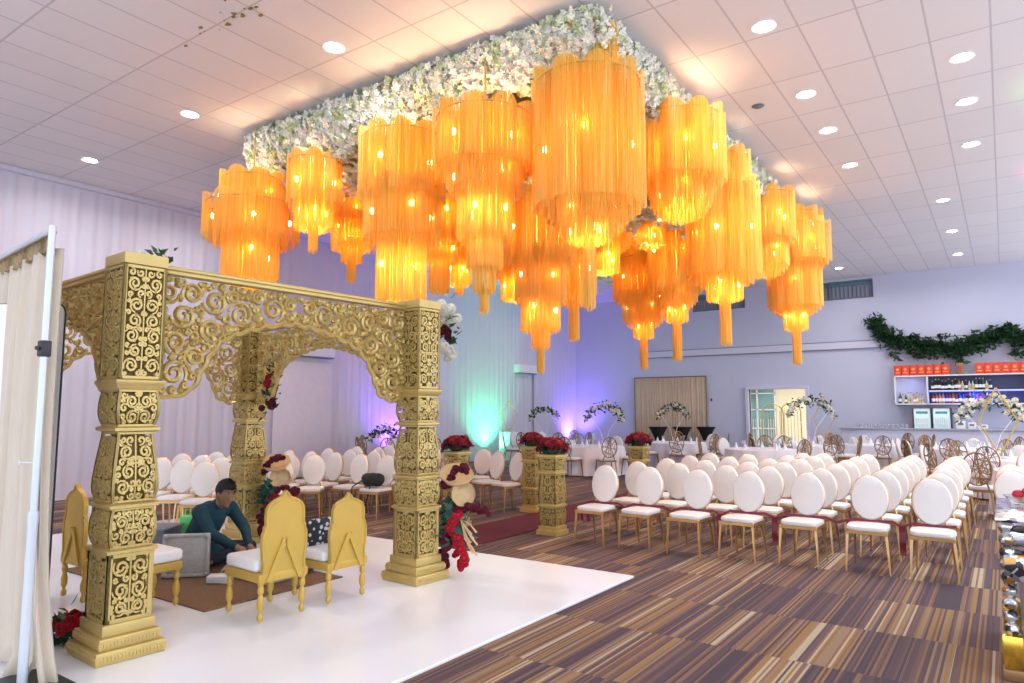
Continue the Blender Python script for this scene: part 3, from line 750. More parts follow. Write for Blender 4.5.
# ---------------------------------------------------------------- floral cascade at the mandap pillars
def disc(b, c, r, nrm, depth=.03):
    q = Vector(nrm).to_track_quat('Z', 'Y').to_matrix(); c = Vector(c); n = 26; vs = []
    for rr_, z in ((0, -.0), (r * .5, -.0), (r * .92, depth * .6), (r, depth), (r * 1.02, depth * .6), (r * .9, -.02), (0, -.03)):
        for k in range(n):
            a = 2 * PI * k / n; sc_ = 1 + .03 * math.cos(a * 9); vs.append(c + q @ Vector((rr_ * sc_ * math.cos(a), rr_ * sc_ * math.sin(a), z)))
    fs = [(i * n + k, i * n + (k + 1) % n, (i + 1) * n + (k + 1) % n, (i + 1) * n + k) for i in range(6) for k in range(n)]
    b.add(vs, fs)
def cascade(loc, rz, label, seed, full=True):
    """local: x = outward to the side, y = towards/away; hangs against a pillar"""
    rr = random.Random(seed); root = empty('flower_cascade', loc, rz, label, 'flower arrangement', 'flower cascades on the mandap pillars')
    b = MB(); leaf_cloud(b, [(rr.gauss(.12, .05), rr.gauss(0, .05), rr.uniform(.35, .72)) for _ in range(170)], .13, rr); b.build('foliage', 'teal_leaf', root, smooth=False)
    b = MB(); disc(b, (.17, 0, .98), .17, (.1, -.55, .9)); b.build('woven_fan', 'straw', root)
    b = MB(); disc(b, (.24, -.04, .80), .125, (.45, -1, .15)); b.build('woven_fan', 'straw', root)
    b = MB()
    for k in range(34): 
        a = -1.0 + 2.0 * k / 33; p = Vector((.24, -.05, .70)); d = Vector((math.sin(a) * .7, 0, math.cos(a)));
        b.tube([p, p + d * .10 + Vector((0, -.01, 0)), p + d * .19], [.003, .006, .002], 4)
    b.build('dried_palm', 'cream', root)
    flowers_on(root, [(.06 + .22 * u + rr.gauss(0, .018), -.10 + rr.gauss(0, .02), .86 + .20 * math.sin(u * 2.1) + rr.gauss(0, .02)) for u in [k / 27 for k in range(28)]], 'burg', .036, rr, 'blossom', lambda q: (.3, -1, .6))
    flowers_on(root, [(.18 + .32 * u + rr.gauss(0, .02), -.06 + rr.gauss(0, .02), .655 + .02 * math.sin(u * 5) + rr.gauss(0, .018)) for u in [k / 27 for k in range(28)]], 'burg', .035, rr, 'blossom', lambda q: (.3, -1, .6))
    P = [(.20 + .05 * math.sin(z * 9) + rr.gauss(0, .03), -.06 + rr.gauss(0, .03), z) for z in [.60 - .52 * k / 25 for k in range(26)]]
    flowers_on(root, P, 'scarlet', .048, rr, 'blossom', lambda q: (.4, -1, .3))
    P = [(.07 + rr.gauss(0, .035), -.07 + rr.gauss(0, .02), z) for z in [.42 - .34 * k / 27 for k in range(28)]]
    flowers_on(root, P, 'burg', .038, rr, 'blossom', lambda q: (.2, -1, .2))
    b = MB()
    for k in range(12):
        p = Vector((.30 + rr.gauss(0, .03), -.07, .50 - .02 * k)); b.tube([(.22, -.05, .56), p, p + Vector((.06, -.02, -.07))], [.003, .006, .012], 5)
    b.build('golden_sprig', 'cream', root)
    return root
cascade((-4.72, 5.42, 0.02), math.radians(32), 'burgundy and scarlet flower cascade with woven fans against the front right pillar', 5)
cascade((-7.62, 5.40, 0.02), math.radians(32), 'dark red flowers with round woven fans against the far gold pillar', 6)
def bunch(name, loc, label, items, lf, seed, leafkey='leaf_dark', group=None):
    """items: (key, count, spread xyz, offset, size)"""
    rr = random.Random(seed); root = empty(name, loc, math.radians(35), label, 'flower arrangement', group)
    b = MB(); leaf_cloud(b, [(rr.gauss(0, lf[0]), rr.gauss(0, lf[1]), rr.gauss(0, lf[2])) for _ in range(lf[3])], lf[4], rr); b.build('foliage', leafkey, root, smooth=False)
    for key, n, sp, off, size in items:
        flowers_on(root, [tuple(off[j] + rr.gauss(0, sp[j]) for j in range(3)) for _ in range(n)], key, size, rr, 'rose', lambda q: (rr.uniform(-.4, .4), -1, rr.uniform(-.2, .6)))
    return root
bunch('flower_bunch', (-7.40, 5.34, 2.0), 'red roses hanging from the bracket of the far gold pillar', [('red', 16, (.04, .03, .15), (0, 0, 0), .055), ('burg', 12, (.05, .03, .06), (-.04, 0, -.28), .045)], (.06, .03, .18, 60, .10), 3, group='flower bunches on the mandap')
bunch('flower_bunch', (-5.15, 5.22, 2.0), 'sprig of red roses inside the front right pillar bracket', [('burg', 7, (.05, .03, .12), (-.05, 0, 0), .045)], (.07, .03, .14, 60, .10), 4, group='flower bunches on the mandap')
bunch('flower_bunch', (-4.70, 5.50, 2.50), 'white hydrangeas with burgundy roses on the front right capital', [('wpetal', 14, (.05, .04, .06), (.02, 0, .10), .065), ('burg', 5, (.02, .03, .03), (-.02, 0, -.06), .055), ('wpetal', 6, (.03, .03, .04), (.03, 0, -.24), .055)], (.04, .03, .10, 40, .10), 8, 'leaf', group='flower bunches on the mandap')
bunch('flower_bunch', (-5.05, 2.65, 2.80), 'small green and white sprig on top of the nearest gold pillar', [('wpetal', 3, (.03, .02, .01), (-.12, -.1, -.01), .035)], (.04, .03, .02, 22, .07), 9, 'leaf', group='flower bunches on the mandap')
bunch('flower_bunch', (-5.50, 2.36, .12), 'red roses and dark leaves on the floor beside the nearest pillar base', [('scarlet', 7, (.05, .05, .05), (0, 0, .06), .055), ('burg', 8, (.06, .06, .04), (0, 0, .0), .04)], (.07, .06, .06, 120, .09), 10, group='flower bunches on the mandap')
# ---------------------------------------------------------------- beige curtain on its stand
st = empty('curtain_stand', (-4.80, 1.82, 0), 0, 'white metal curtain stand with black clamp at the left edge', 'stand')
b = MB(); b.tube([(0, 0, .02), (0, 0, 1.0)], .028, 14); b.build('lower_tube', 'steel', st)
b = MB(); b.tube([(0, 0, 1.0), (0, 0, 2.80)], .021, 14); b.lathe([(.03, .0), (.03, .07)], 14, (0, 0, .98)); b.build('pole', 'steel', st)
b = MB(); b.rbox((0, 0, 2.03), (.062, .062, .10), .01); b.tube([(0, -.04, 2.03), (0.05, -.06, 2.03)], .012, 8); b.build('clamp', 'dark', st)
b = MB(); b.tube([(-.01, -.02, 1.34), (-.11, -.05, 1.34)], .006, 6); b.tube([(-.11, -.05, 1.325), (-.11, -.05, 1.355)], .008, 6); b.build('latch_pin', 'steel', st)
b = MB(); b.rbox((-.02, .0, .034), (.46, .42, .024), .006); b.build('base_plate', 'dark', st)
b = MB(); b.tube([(0, 0, 2.78), (-1.9, .23, 2.80)], .016, 10); b.build('crossbar', 'steel', st)
cu = empty('beige_curtain', (-5.03, 1.85, 0), 0, 'beige pleated curtain with gold ruffled heading hanging at the left edge', 'curtain')
def curt(u, v):
    s = u * 1.95; z = .06 + (2.70 - .06) * v
    fl = (1 - v) ** 3
    y = .12 * s + .05 + .035 * math.sin(s * 21 + .7 * math.sin(v * 4)) * (.55 + .7 * (1 - v)) + .012 * math.sin(s * 57)
    x = -.0 - s + .13 * fl * (1 if s < .25 else max(0, 1 - (s - .25) * 4)) + .02 * math.sin(v * 7) * (1 - v)
    if v < .03: y -= .10 * (1 - u) * .6; z = .04 + .0 * v
    return (x + .02, y, z)
b = MB(); b.grid(curt, 170, 30); cb = b.build('drape', 'beige', cu); m_ = cb.modifiers.new('th', 'SOLIDIFY'); m_.thickness = .006
b = MB()
def ruf(u, v):
    s = u * 1.95; return (-s + .03 + .01 * math.sin(s * 90), .12 * s + .045 + .03 * math.sin(s * 75) * (.4 + abs(v - .5)), 2.68 + .13 * v + .01 * math.sin(s * 60))
b.grid(ruf, 260, 5); rf = b.build('ruffled_heading', 'ruffle', cu); m_ = rf.modifiers.new('th', 'SOLIDIFY'); m_.thickness = .006
b = MB()
b.grid(lambda u, v: (.03 + .022 * math.sin(u * 9) + .30 * (1 - v) ** 5, .02 + .10 * u, .05 + 2.66 * v), 8, 24); lf = b.build('edge_fold', 'beige', cu); m_ = lf.modifiers.new('th', 'SOLIDIFY'); m_.thickness = .005
# tall white board behind the curtain
b = MB(); W_, H_, r_ = .75, 2.40, .07
poly = [(W_ / 2, 0)] + [(W_ / 2 - r_ + r_ * math.cos(a), H_ - r_ + r_ * math.sin(a)) for a in [PI / 2 * k / 6 for k in range(7)]] + [(-W_ / 2 + r_ - r_ * math.sin(a), H_ - r_ + r_ * math.cos(a)) for a in [PI / 2 * k / 6 for k in range(7)]] + [(-W_ / 2, 0)]
sb = empty('display_board', (-5.86, 2.02, .025), math.radians(32), 'tall white rounded board standing behind the beige curtain', 'board')
b.prism(poly, -.012, .012); b.build('panel', 'white', sb)
b = MB(); b.tube([(x + (.004 if x > 0 else -.004), .0, z) for x, z in poly], .007, 6, up=(0, 1, 0)); b.build('edge_trim', 'dark', sb)
b = MB(); b.rbox((0, 0, .01), (.6, .1, .02), .004); b.build('foot', 'white', sb)
# ---------------------------------------------------------------- the seated man
def cap(b, p0, p1, r0, r1, n=12):
    p0 = Vector(p0); p1 = Vector(p1); d = (p1 - p0)
    pts = []; rad = []; L_ = d.length; d.normalize()
    for k in range(4): a = PI / 2 * (k / 4); pts.append(p0 - d * r0 * math.cos(a)); rad.append(max(.001, r0 * math.sin(a)))
    m_ = 6
    for k in range(m_ + 1): u = k / m_; pts.append(p0 + d * L_ * u); rad.append(r0 + (r1 - r0) * u)
    for k in range(1, 5): a = PI / 2 * (k / 4); pts.append(p1 + d * r1 * math.sin(a)); rad.append(max(.001, r1 * math.cos(a)))
    b.tube(pts, rad, n)
man = empty('person', (-7.08, 4.24, .034), math.radians(8), 'man in a dark teal shirt sitting cross-legged on the rug, reaching forward', 'person'); man.scale = (1.06, 1.06, 1.06)
SH = {1: (.25, -.175, .555), -1: (.25, .185, .555)}     # near side is -y
EL = {1: (.46, -.22, .37), -1: (.44, .20, .36)}
WR = {1: (.66, -.10, .25), -1: (.62, .10, .22)}
KN = {1: (.36, -.34, .15), -1: (.36, .34, .15)}
AN = {1: (.22, .10, .07), -1: (.30, -.12, .07)}
b = MB()
cap(b, (0, 0, .15), (.04, 0, .28), .135, .125); cap(b, (.04, 0, .28), (.19, 0, .49), .12, .135)
cap(b, (.22, -.13, .545), (.22, .13, .545), .07, .07)
cap(b, (.25, 0, .57), (.335, 0, .655), .055, .050)
hc = Vector((.375, 0, .725))
h0 = len(b.v); b.ball(hc, .1, 16, 12, (.98, .78, 1.12)); b.ball(hc + Vector((.045, 0, -.055)), .062, 12, 8, (1, .85, 1)); b.ball(hc + Vector((.088, 0, -.09)), .024, 8, 6)
cap(b, hc + Vector((.092, 0, .012)), hc + Vector((.112, 0, -.022)), .010, .016, 8)
for s in (-1, 1):
    b.ball(hc + Vector((.0, s * .079, -.012)), .024, 8, 6, (.8, .4, 1.25)); b.ball(hc + Vector((.082, s * .030, .012)), .014, 8, 6)
b.ball(hc + Vector((.10, 0, -.050)), .014, 8, 6, (.7, 1.5, .5))
HT = Matrix.Translation(hc) @ Matrix.Rotation(math.radians(32), 4, 'Y') @ Matrix.Translation(-hc); b.xf(HT, h0)
for s in (1, -1):
    cap(b, SH[s], EL[s], .046, .036); cap(b, EL[s], WR[s], .036, .024)
    w = Vector(WR[s]); d = Vector((.8, .25 * s, -.45)).normalized(); side = Vector((0, 1, 0)) - d * d.y; side.normalize(); dn = d.cross(side)
    cap(b, w, w + d * .07, .028, .032, 10)
    for k, ln in enumerate((.058, .070, .074, .066)):
        q = w + d * .085 + side * (.030 - .020 * k) * 1.0; m1 = q + d * ln * .55 + Vector((0, 0, -.010)); m2 = m1 + d * ln * .35 + Vector((0, 0, -.022))
        b.tube([q - d * .02, q, m1, m2], [.0095, .0095, .0085, .0065], 7)
    q = w + d * .03 + side * .032; b.tube([q, q + side * .022 + d * .028, q + side * .022 + d * .058], [.011, .0095, .007], 7)
    hip = (.02, -.10 * s, .13)
    cap(b, hip, KN[s], .078, .058); cap(b, KN[s], AN[s], .055, .036); a_ = Vector(AN[s]); cap(b, a_, a_ + Vector((.02, .17 * s, -.025)), .036, .022)
body = b.build('body', 'skin', man)
m_ = body.modifiers.new('rm', 'REMESH'); m_.mode = 'VOXEL'; m_.voxel_size = .0065; m_.use_smooth_shade = True
m_ = body.modifiers.new('sm', 'SMOOTH'); m_.iterations = 3; m_.factor = .5
b = MB()
cap(b, (0, 0, .17), (.04, 0, .28), .158, .146, 16); cap(b, (.04, 0, .28), (.18, 0, .49), .144, .150, 16); cap(b, (.21, -.14, .54), (.21, .14, .54), .085, .085, 14)
cap(b, (.24, 0, .575), (.285, 0, .615), .068, .060, 14)
for s in (1, -1): cap(b, SH[s], EL[s], .066, .054, 14); w = Vector(EL[s]).lerp(Vector(WR[s]), .93); cap(b, EL[s], w, .053, .036, 14)
b.ball((.10, 0, .13), .2, 14, 8, (1.0, 1.05, .42))
sh = b.build('shirt', 'kurta', man)
m_ = sh.modifiers.new('rm', 'REMESH'); m_.mode = 'VOXEL'; m_.voxel_size = .009; m_.use_smooth_shade = True
m_ = sh.modifiers.new('sm', 'SMOOTH'); m_.iterations = 6; m_.factor = .5
b = MB()
for s in (1, -1):
    hip = (.02, -.10 * s, .13); cap(b, hip, KN[s], .092, .070, 14); w = Vector(KN[s]).lerp(Vector(AN[s]), .85); cap(b, KN[s], w, .068, .048, 14)
tr = b.build('trousers', 'trouser', man)
m_ = tr.modifiers.new('rm', 'REMESH'); m_.mode = 'VOXEL'; m_.voxel_size = .009; m_.use_smooth_shade = True
b = MB()
b.ball(hc + Vector((-.014, 0, .026)), .1, 16, 12, (1.04, .86, 1.10))
for i, (x, y, z) in enumerate(b.v):
    v = Vector((x, y, z)) - hc
    if v.x > .030 and v.z < .062: v.x = .030 - .01
    if v.z < -.045: v.z = -.045 ; v.x = min(v.x, -.01)
    b.v[i] = tuple(hc + v)
rr = random.Random(2)
for k in range(260):
    a = rr.uniform(0, 2 * PI); e = rr.uniform(.15, 1.5); n = Vector((math.cos(e) * math.cos(a), math.cos(e) * math.sin(a) * .84, math.sin(e) * 1.1)); p = hc + Vector((-.014, 0, .026)) + n * .098
    b.tube([p, p + n * .014 + Vector((.012, 0, .0))], [.004, .001], 3)
b.xf(HT); b.build('hair', 'hair', man)
# things around him
t = empty('silver_tray_table', (-6.62, 3.86, .036), math.radians(48), 'silver hammered square tray table tipped upright beside the seated man', 'tray table')
b = MB(); b.rbox((0, 0, .21), (.37, .025, .36), .004); b.build('tray_top', 'silver', t)
b = MB()
for (x, z, w, h) in ((0, .40, .42, .03), (0, .02, .42, .03), (-.2, .21, .03, .40), (.2, .21, .03, .40)): b.rbox((x, -.005, z), (w, .05, h), .006)
b.build('rim', 'silver', t)
b = MB()
for x in (-.19, .19):
    for z in (.03, .39): b.ball((x, -.02, z), .024, 10, 8)
b.build('corner_knob', 'silver', t)
t = empty('storage_crate', (-7.35, 3.92, .036), math.radians(35), 'dark blue-grey crate standing behind the tipped silver tray table', 'crate')
b = MB(); b.square([(.17, 0), (.20, .40), (.185, .40), (.16, .02)]); b.build('crate_body', 'grey', t, smooth=False)
b = MB(); b.rbox((0, 0, .40), (.43, .43, .03), .008); b.build('lid', 'grey', t)
t = empty('green_bag', (-7.42, 4.32, .036), .3, 'bright lime green bag beside the back of the seated man', 'bag')
b = MB(); b.rbox((0, 0, .24), (.16, .10, .46), .03, 3); b.build('bag_body', 'greybag', t)
b = MB(); b.tube([(-.04, 0, .46), (-.03, 0, .53), (.03, 0, .53), (.04, 0, .46)], .007, 6); b.build('handle', 'greybag', t)
for k in range(3):
    t = empty('booklet', (-6.18 + .012 * k, 3.95 - .01 * k, .036 + .024 * k), .5 + .12 * k, 'white booklet in the small stack on the brown rug, %s one' % ('bottom', 'middle', 'top')[k], 'booklet', 'booklets stacked on the rug')
    b = MB(); b.rbox((0, 0, .012), (.20, .14, .022), .003); b.build('pages', 'white', t)
    b = MB(); b.rbox((-.101, 0, .012), (.006, .142, .024), .002); b.build('spine', 'grey', t)
t = empty('offering_tray', (-6.02, 4.70, .036), 0, 'low tray heaped with red and white petals in front of the seated man', 'tray')
b = MB(); b.lathe([(.18, 0), (.26, .05), (.27, .06), (.25, .055), (.17, .012)], 24); b.build('tray_dish', 'silver', t)
rr = random.Random(8)
flowers_on(t, [(rr.gauss(0, .10), rr.gauss(0, .10), .10 + rr.uniform(0, .07)) for _ in range(20)], 'scarlet', .045, rr)
flowers_on(t, [(rr.gauss(0, .11), rr.gauss(0, .11), .08 + rr.uniform(0, .07)) for _ in range(16)], 'wpetal', .04, rr)
b = MB()
b.grid(lambda u, v: (-6.45 + .75 * u, 4.12 + .42 * v, .05 + .07 * abs(math.sin(u * 7 + v * 3)) + .04 * math.sin(v * 9)), 26, 16)
b.grid(lambda u, v: (-6.45 + .75 * u, 4.12 + .42 * v, .042), 26, 16)
tag(b.build('folded_cloth', 'cushion'), 'crumpled white cloth spread on the rug before the seated man', 'cloth')
b = MB()
b.grid(lambda u, v: (-6.40 + .45 * u, 4.16 + .14 * v, .16 + .03 * math.sin(u * 15 + v * 3)), 22, 6); b.grid(lambda u, v: (-6.40 + .45 * u, 4.16 + .14 * v, .13 + .03 * math.sin(u * 15 + v * 3)), 22, 6)
tag(b.build('red_scarf', 'scarlet'), 'red scarf folded over the white cloth before the seated man', 'scarf')
t = empty('patterned_cushion', (-5.12, 4.24, .445), math.radians(90), 'navy and white patterned cushion standing on the second throne seat', 'cushion')
b = MB(); b.rbox((0, 0, .12), (.28, .07, .24), .03, 3); b.build('cushion_body', 'print', t)
# bag on a chair left of the front right pillar
t = empty('black_bag', (-8.05, 7.68, .49), .2, 'black bag with dangling strap lying on a white chair beside the pillar', 'bag')
b = MB()
b.grid(lambda u, v: ((.20 * math.cos(2 * PI * u)) * math.sin(PI * v) ** .6, .13 * math.sin(2 * PI * u) * math.sin(PI * v) ** .6, .10 + .10 * -math.cos(PI * v) + .015 * math.sin(8 * PI * u) * math.sin(PI * v)), 28, 10)
b.build('bag_body', 'black', t)
b = MB(); b.tube([(-.15, -.05, .1), (-.24, -.20, .0), (-.22, -.28, -.25), (-.18, -.26, -.45), (-.05, -.2, -.48), (.05, -.1, .12)], .010, 6); b.build('strap', 'black', t)
# ---------------------------------------------------------------- round tables with chairs and centrepieces
def make_table():
    root = empty('round_table', cat='table')
    b = MB(); b.lathe([(.0, .70), (.78, .70), (.80, .715), (.78, .73), (0, .73)], 32, cap=False); b.build('tabletop', 'shade_core', root)
    b = MB(); b.tube([(0, 0, .04), (0, 0, .70)], .04, 10); b.lathe([(.3, 0), (.3, .02), (.05, .05)], 20); b.build('pedestal_leg', 'dark', root)
    return root
def cloth_mesh():
    b = MB(); n = 96
    prof = [(0, .738), (.5, .738), (.80, .738), (.822, .725), (.835, .60), (.86, .35), (.89, .03)]
    vs = []
    for j, (r, z) in enumerate(prof):
        for k in range(n):
            a = 2 * PI * k / n; w = max(0, (j - 3)) / 3; rr_ = r + .045 * w * math.sin(a * 14 + math.sin(a * 3)); vs.append((rr_ * math.cos(a), rr_ * math.sin(a), z))
    b.add(vs, [(j * n + k, j * n + (k + 1) % n, (j + 1) * n + (k + 1) % n, (j + 1) * n + k) for j in range(len(prof) - 1) for k in range(n)])
    return b
tb = make_table(); tused = False
co = cloth_mesh().build('tablecloth', 'cloth'); CL = co.data; bpy.data.objects.remove(co)
# wine glass
b = MB(); b.lathe([(.032, 0), (.032, .003), (.004, .008), (.004, .09), (.018, .11), (.032, .15), (.030, .19), (.027, .19), (.028, .15), (.006, .10)], 12, cap=False); go = b.build('g', 'glass'); GL = go.data; bpy.data.objects.remove(go)
b = MB(); b.lathe([(.035, 0), (.04, .12), (.036, .12), (.03, .01)], 12, cap=False); go = b.build('g', 'glass'); TUMB = go.data; bpy.data.objects.remove(go)
b = MB()
b.lathe([(.14, 0), (.145, .012), (.11, .006)], 18); go = b.build('p', 'white'); PLT = go.data; bpy.data.objects.remove(go)
b = MB()
b.grid(lambda u, v: (.05 * (1 - v) * math.cos(2 * PI * u), .05 * (1 - v) * math.sin(2 * PI * u), .17 * v), 12, 4); go = b.build('n', 'cushion'); NAP = go.data; bpy.data.objects.remove(go)
def crescent(loc, rz, R_, a0, a1, zc, label, seed, thick=.10, stem=True, n=16):
    rr = random.Random(seed); root = empty('floral_arch', loc, rz, label, 'floral centrepiece', 'crescent floral centrepieces')
    P = [(R_ * math.cos(a), 0, zc + R_ * math.sin(a)) for a in [a0 + (a1 - a0) * k / 15 for k in range(16)]]
    b = MB(); b.tube(P, .008, 5)
    b.lathe([(.10, 0), (.10, .012), (.01, .02)], 16); q = P[2]; b.tube([(0, 0, .01), (P[-3][0] * .3, 0, (P[-3][2]) * .5), P[-3]], .007, 5); b.tube([(0, 0, .01), (q[0] * .3, 0, q[2] * .5), q], .007, 5)
    b.build('stand', 'white', root)
    b = MB(); pts = []
    for k in range(260):
        u = rr.random(); a = a0 + (a1 - a0) * u; th = thick * (.6 + .6 * math.sin(PI * u)); q = R_ + rr.gauss(0, th * .5); pts.append((q * math.cos(a), rr.gauss(0, th * .5), zc + q * math.sin(a)))
    leaf_cloud(b, pts, .10, rr); b.build('foliage', 'leaf_dark', root, smooth=False)
    pts = []
    for k in range(n):
        u = (k + .5) / n; a = a0 + (a1 - a0) * u; q = R_ + rr.gauss(0, thick * .35); pts.append((q * math.cos(a), -thick * .4 + rr.gauss(0, .02), zc + q * math.sin(a)))
    flowers_on(root, pts, 'wpetal', .062, rr, 'rose', lambda q: (rr.uniform(-.5, .5), -1, .5))
    return root
def diamond(loc, rz, w, h, label, r=.012, z0=0.0):
    root = empty('diamond_frame', loc, rz, label, 'geometric frame', 'gold diamond frames')
    P = [(0, 0, z0), (w / 2, 0, z0 + h * .5), (0, 0, z0 + h), (-w / 2, 0, z0 + h * .5)]
    b = MB()
    for i in range(4): b.tube([P[i], P[(i + 1) % 4]], r, 6)
    b.build('frame', 'gold_flat', root)
    b = MB(); b.lathe([(.09, 0), (.09, .012), (.02, .02)], 16, (0, 0, 0)); b.build('base', 'gold_flat', root)
    if z0 > 0.02: b = MB(); b.tube([(0, 0, .01), (0, 0, z0)], r * .7, 6); b.build('stem', 'gold_flat', root)
    return root
TB = [(-8.9, 16.3, 'table near the far left corner'), (-7.9, 19.6, 'table before the tan screen'), (-11.7, 18.6, 'table left of the corner table'),
      (-12.4, 13.2, 'table beside the green-lit wall'), (-4.55, 20.2, 'table beside the bright doorway'), (-3.0, 21.6, 'table at the bar left end'), (-.9, 20.4, 'table before the drinks shelves'),
      (.62, 13.6, 'nearest right-edge table'), (-.05, 16.6, 'table under the large rose crescent'), (-4.9, 17.4, 'table right behind the chair block')]
for i, (x, y, lab) in enumerate(TB):
    c = tb if i == 0 else copy_tree(tb); place(c, (x, y, 0), i * .4, 'round dining ' + lab, 'round tables'); c['category'] = 'table'
    cl = share('tablecloth', CL, None, (x, y, 0), (0, 0, i * .7)); tag(cl, 'white tablecloth over the ' + lab, 'tablecloth', 'white round tablecloths')
    nn = 8
    for k in range(nn):
        a = 2 * PI * k / nn + i * .37; cx, cyy = x + 1.16 * math.cos(a), y + 1.16 * math.sin(a)
        if i == 7 and (cx > .6 or math.cos(a) < -.5): continue
        if cx > .75 : continue
        if i in (9,) and cyy < 16.6: continue
        if cyy > 24.2: continue
        dirn = ('east', 'north', 'west', 'south')
        dx, dy = math.cos(a), math.sin(a)
        where = ('far ' if dy > .38 else 'near ' if dy < -.38 else '') + ('right' if dx > .38 else 'left' if dx < -.38 else '')
        where = where.strip() or 'near'
        far_side = (dx * -.58 + dy * .82) > -.1
        # a chair faces the table centre
        f = wchair if not far_side or (k + i) % 3 == 0 else gchair
        kind = 'gold lattice-backed chair' if f is wchair else 'white oval chair'
        f(cx, cyy, a - PI / 2 , '%s on the %s side of the %s' % (kind, where, lab), 'chairs around the ' + lab)
        px, py = x + .56 * math.cos(a), y + .56 * math.sin(a)
        if i in (0, 1, 4, 5, 6, 8, 9, 7):
            tag(share('wine_glass', GL, None, (x + .42 * math.cos(a + .3), y + .42 * math.sin(a + .3), .738)), 'clear wine glass on the %s side of the %s' % (where, lab), 'glass', 'wine glasses on the ' + lab)
            tag(share('folded_napkin', NAP, None, (px, py, .738)), 'white cone napkin on the %s side of the %s' % (where, lab), 'napkin', 'napkins on the ' + lab)
R35 = math.radians(30)
crescent((-8.65, 16.5, .74), R35, .48, .15, 2.95, .56, 'large crescent of white roses and leaves on the table by the far left corner', 31)
crescent((-8.05, 19.7, .74), R35, .45, .25, 2.9, .58, 'crescent of white flowers in front of the tan pleated panel', 32)
crescent((-11.8, 18.5, .74), R35, .48, .5, 2.9, .48, 'thin leafy crescent spray above the second rose pedestal', 33, .07, n=8)
crescent((-4.3, 20.1, .74), R35, .60, .2, 2.95, .62, 'wide crescent of white flowers beside the bright doorway', 34, .12, n=22)
crescent((-.22, 16.6, .74), math.radians(8), .52, .2, 2.95, .62, 'large white rose crescent in front of the drinks shelves at right', 35, .15, n=34)
crescent((-12.4, 12.2, .74), R35, .42, .4, 2.7, .02, 'low leafy spray above the chairs left of the front right pillar', 36, .11, n=6)
diamond((-13.75, 19.3, .95), R35, .62, 1.05, 'gold diamond frame against the green lit wall')
diamond((-4.0, 20.3, .74), R35, .56, 1.18, 'gold diamond frame right of the wide flower crescent by the doorway', .012, .12)
diamond((-.12, 16.45, .74), math.radians(8), 0.64, 1.30, 'large gold diamond frame in front of the right-hand flower crescent', .014, .06)
b = MB(); b.rbox((0, 0, .47), (.45, .45, .94), .01); tag(b.build('plinth', 'white', None, loc=(-13.75, 19.3, 0)), 'white plinth under the diamond frame by the left wall', 'plinth')
wchair(-.40, 13.15, PI, 'gold lattice-backed chair standing alone right of the chair block, before the nearest right table', 'chairs around the nearest table')
# cocktail tables in black covers with gold sashes
def make_cocktail():
    root = empty('cocktail_table', cat='cocktail table')
    prof = [(.30, 0), (.24, .25), (.13, .52), (.11, .62), (.14, .75), (.26, 1.0), (.32, 1.09), (.32, 1.11), (0.0, 1.115)]
    b = MB(); b.lathe(smooth_prof(prof[:-2], 3) + prof[-2:], 24); b.build('stretch_cover', 'black', root)
    b = MB(); b.lathe([(.125, .56), (.135, .60), (.12, .65)], 18, cap=False); b.build('sash', 'gold_flat', root)
    b = MB()
    for s in (-1, 1): b.grid(lambda u, v, s=s: (s * (.02 + .16 * u), -.13 - .03 * math.sin(PI * u), .60 + .07 * (v - .5) * (.3 + u) + .0), 6, 4)
    for s in (-1, 1): b.grid(lambda u, v, s=s: (s * (.02 + .03 * v) + (u - .5) * .05, -.15, .58 - .36 * v), 3, 6)
    b.build('bow', 'gold_flat', root)
    return root
ct = make_cocktail()
for i, (x, y, lab) in enumerate(((-8.35, 23.3, 'black-covered cocktail table with gold bow, rightmost before the tan panel'), (-9.0, 22.8, 'black-covered cocktail table, middle of three before the tan panel'), (-9.7, 22.4, 'black-covered cocktail table, leftmost before the tan panel'))):
    place(ct if i == 0 else copy_tree(ct), (x, y, 0), .5, lab, 'black cocktail tables'); 
# ---------------------------------------------------------------- far wall furniture
t = empty('pleated_screen', (-10.3, 24.9, 0), 0, 'tan pleated fabric screen standing against the far wall', 'screen')
b = MB(); b.grid(lambda u, v: (-1.40 + 2.80 * u, .02 * math.sin(u * 2.8 * 60) + .01 * math.sin(u * 97), .05 + 2.85 * v), 420, 2); pl = b.build('pleated_fabric', 'tan', t); m_ = pl.modifiers.new('s', 'SOLIDIFY'); m_.thickness = .01
b = MB()
for x in (-1.42, 1.42): b.tube([(x, 0, 0), (x, 0, 2.93)], .02, 6)
b.tube([(-1.42, 0, 2.92), (1.42, 0, 2.92)], .02, 6); b.build('frame', 'lattice', t)
b = MB(); b.rbox((0, 0, 1.1), (.06, .02, .10), .006); tag(b.build('wall_switch', 'dark', None, loc=(-8.72, WALL_Y - .01, .95)), 'small dark switch on the wall right of the tan screen', 'switch')
# bar counter
t = empty('bar_counter', (-.9, 23.2, 0), 0, 'long lavender-grey bar counter below the drinks shelves', 'bar counter')
b = MB(); b.rbox((0, 0, .555), (6.3, .5, 1.11), .01); b.build('counter_front', 'wall', t)
b = MB(); b.rbox((0, -.02, 1.13), (6.4, .62, .045), .01); b.build('worktop', mat('grey_worktop', (.36, .35, .42), .3), t)
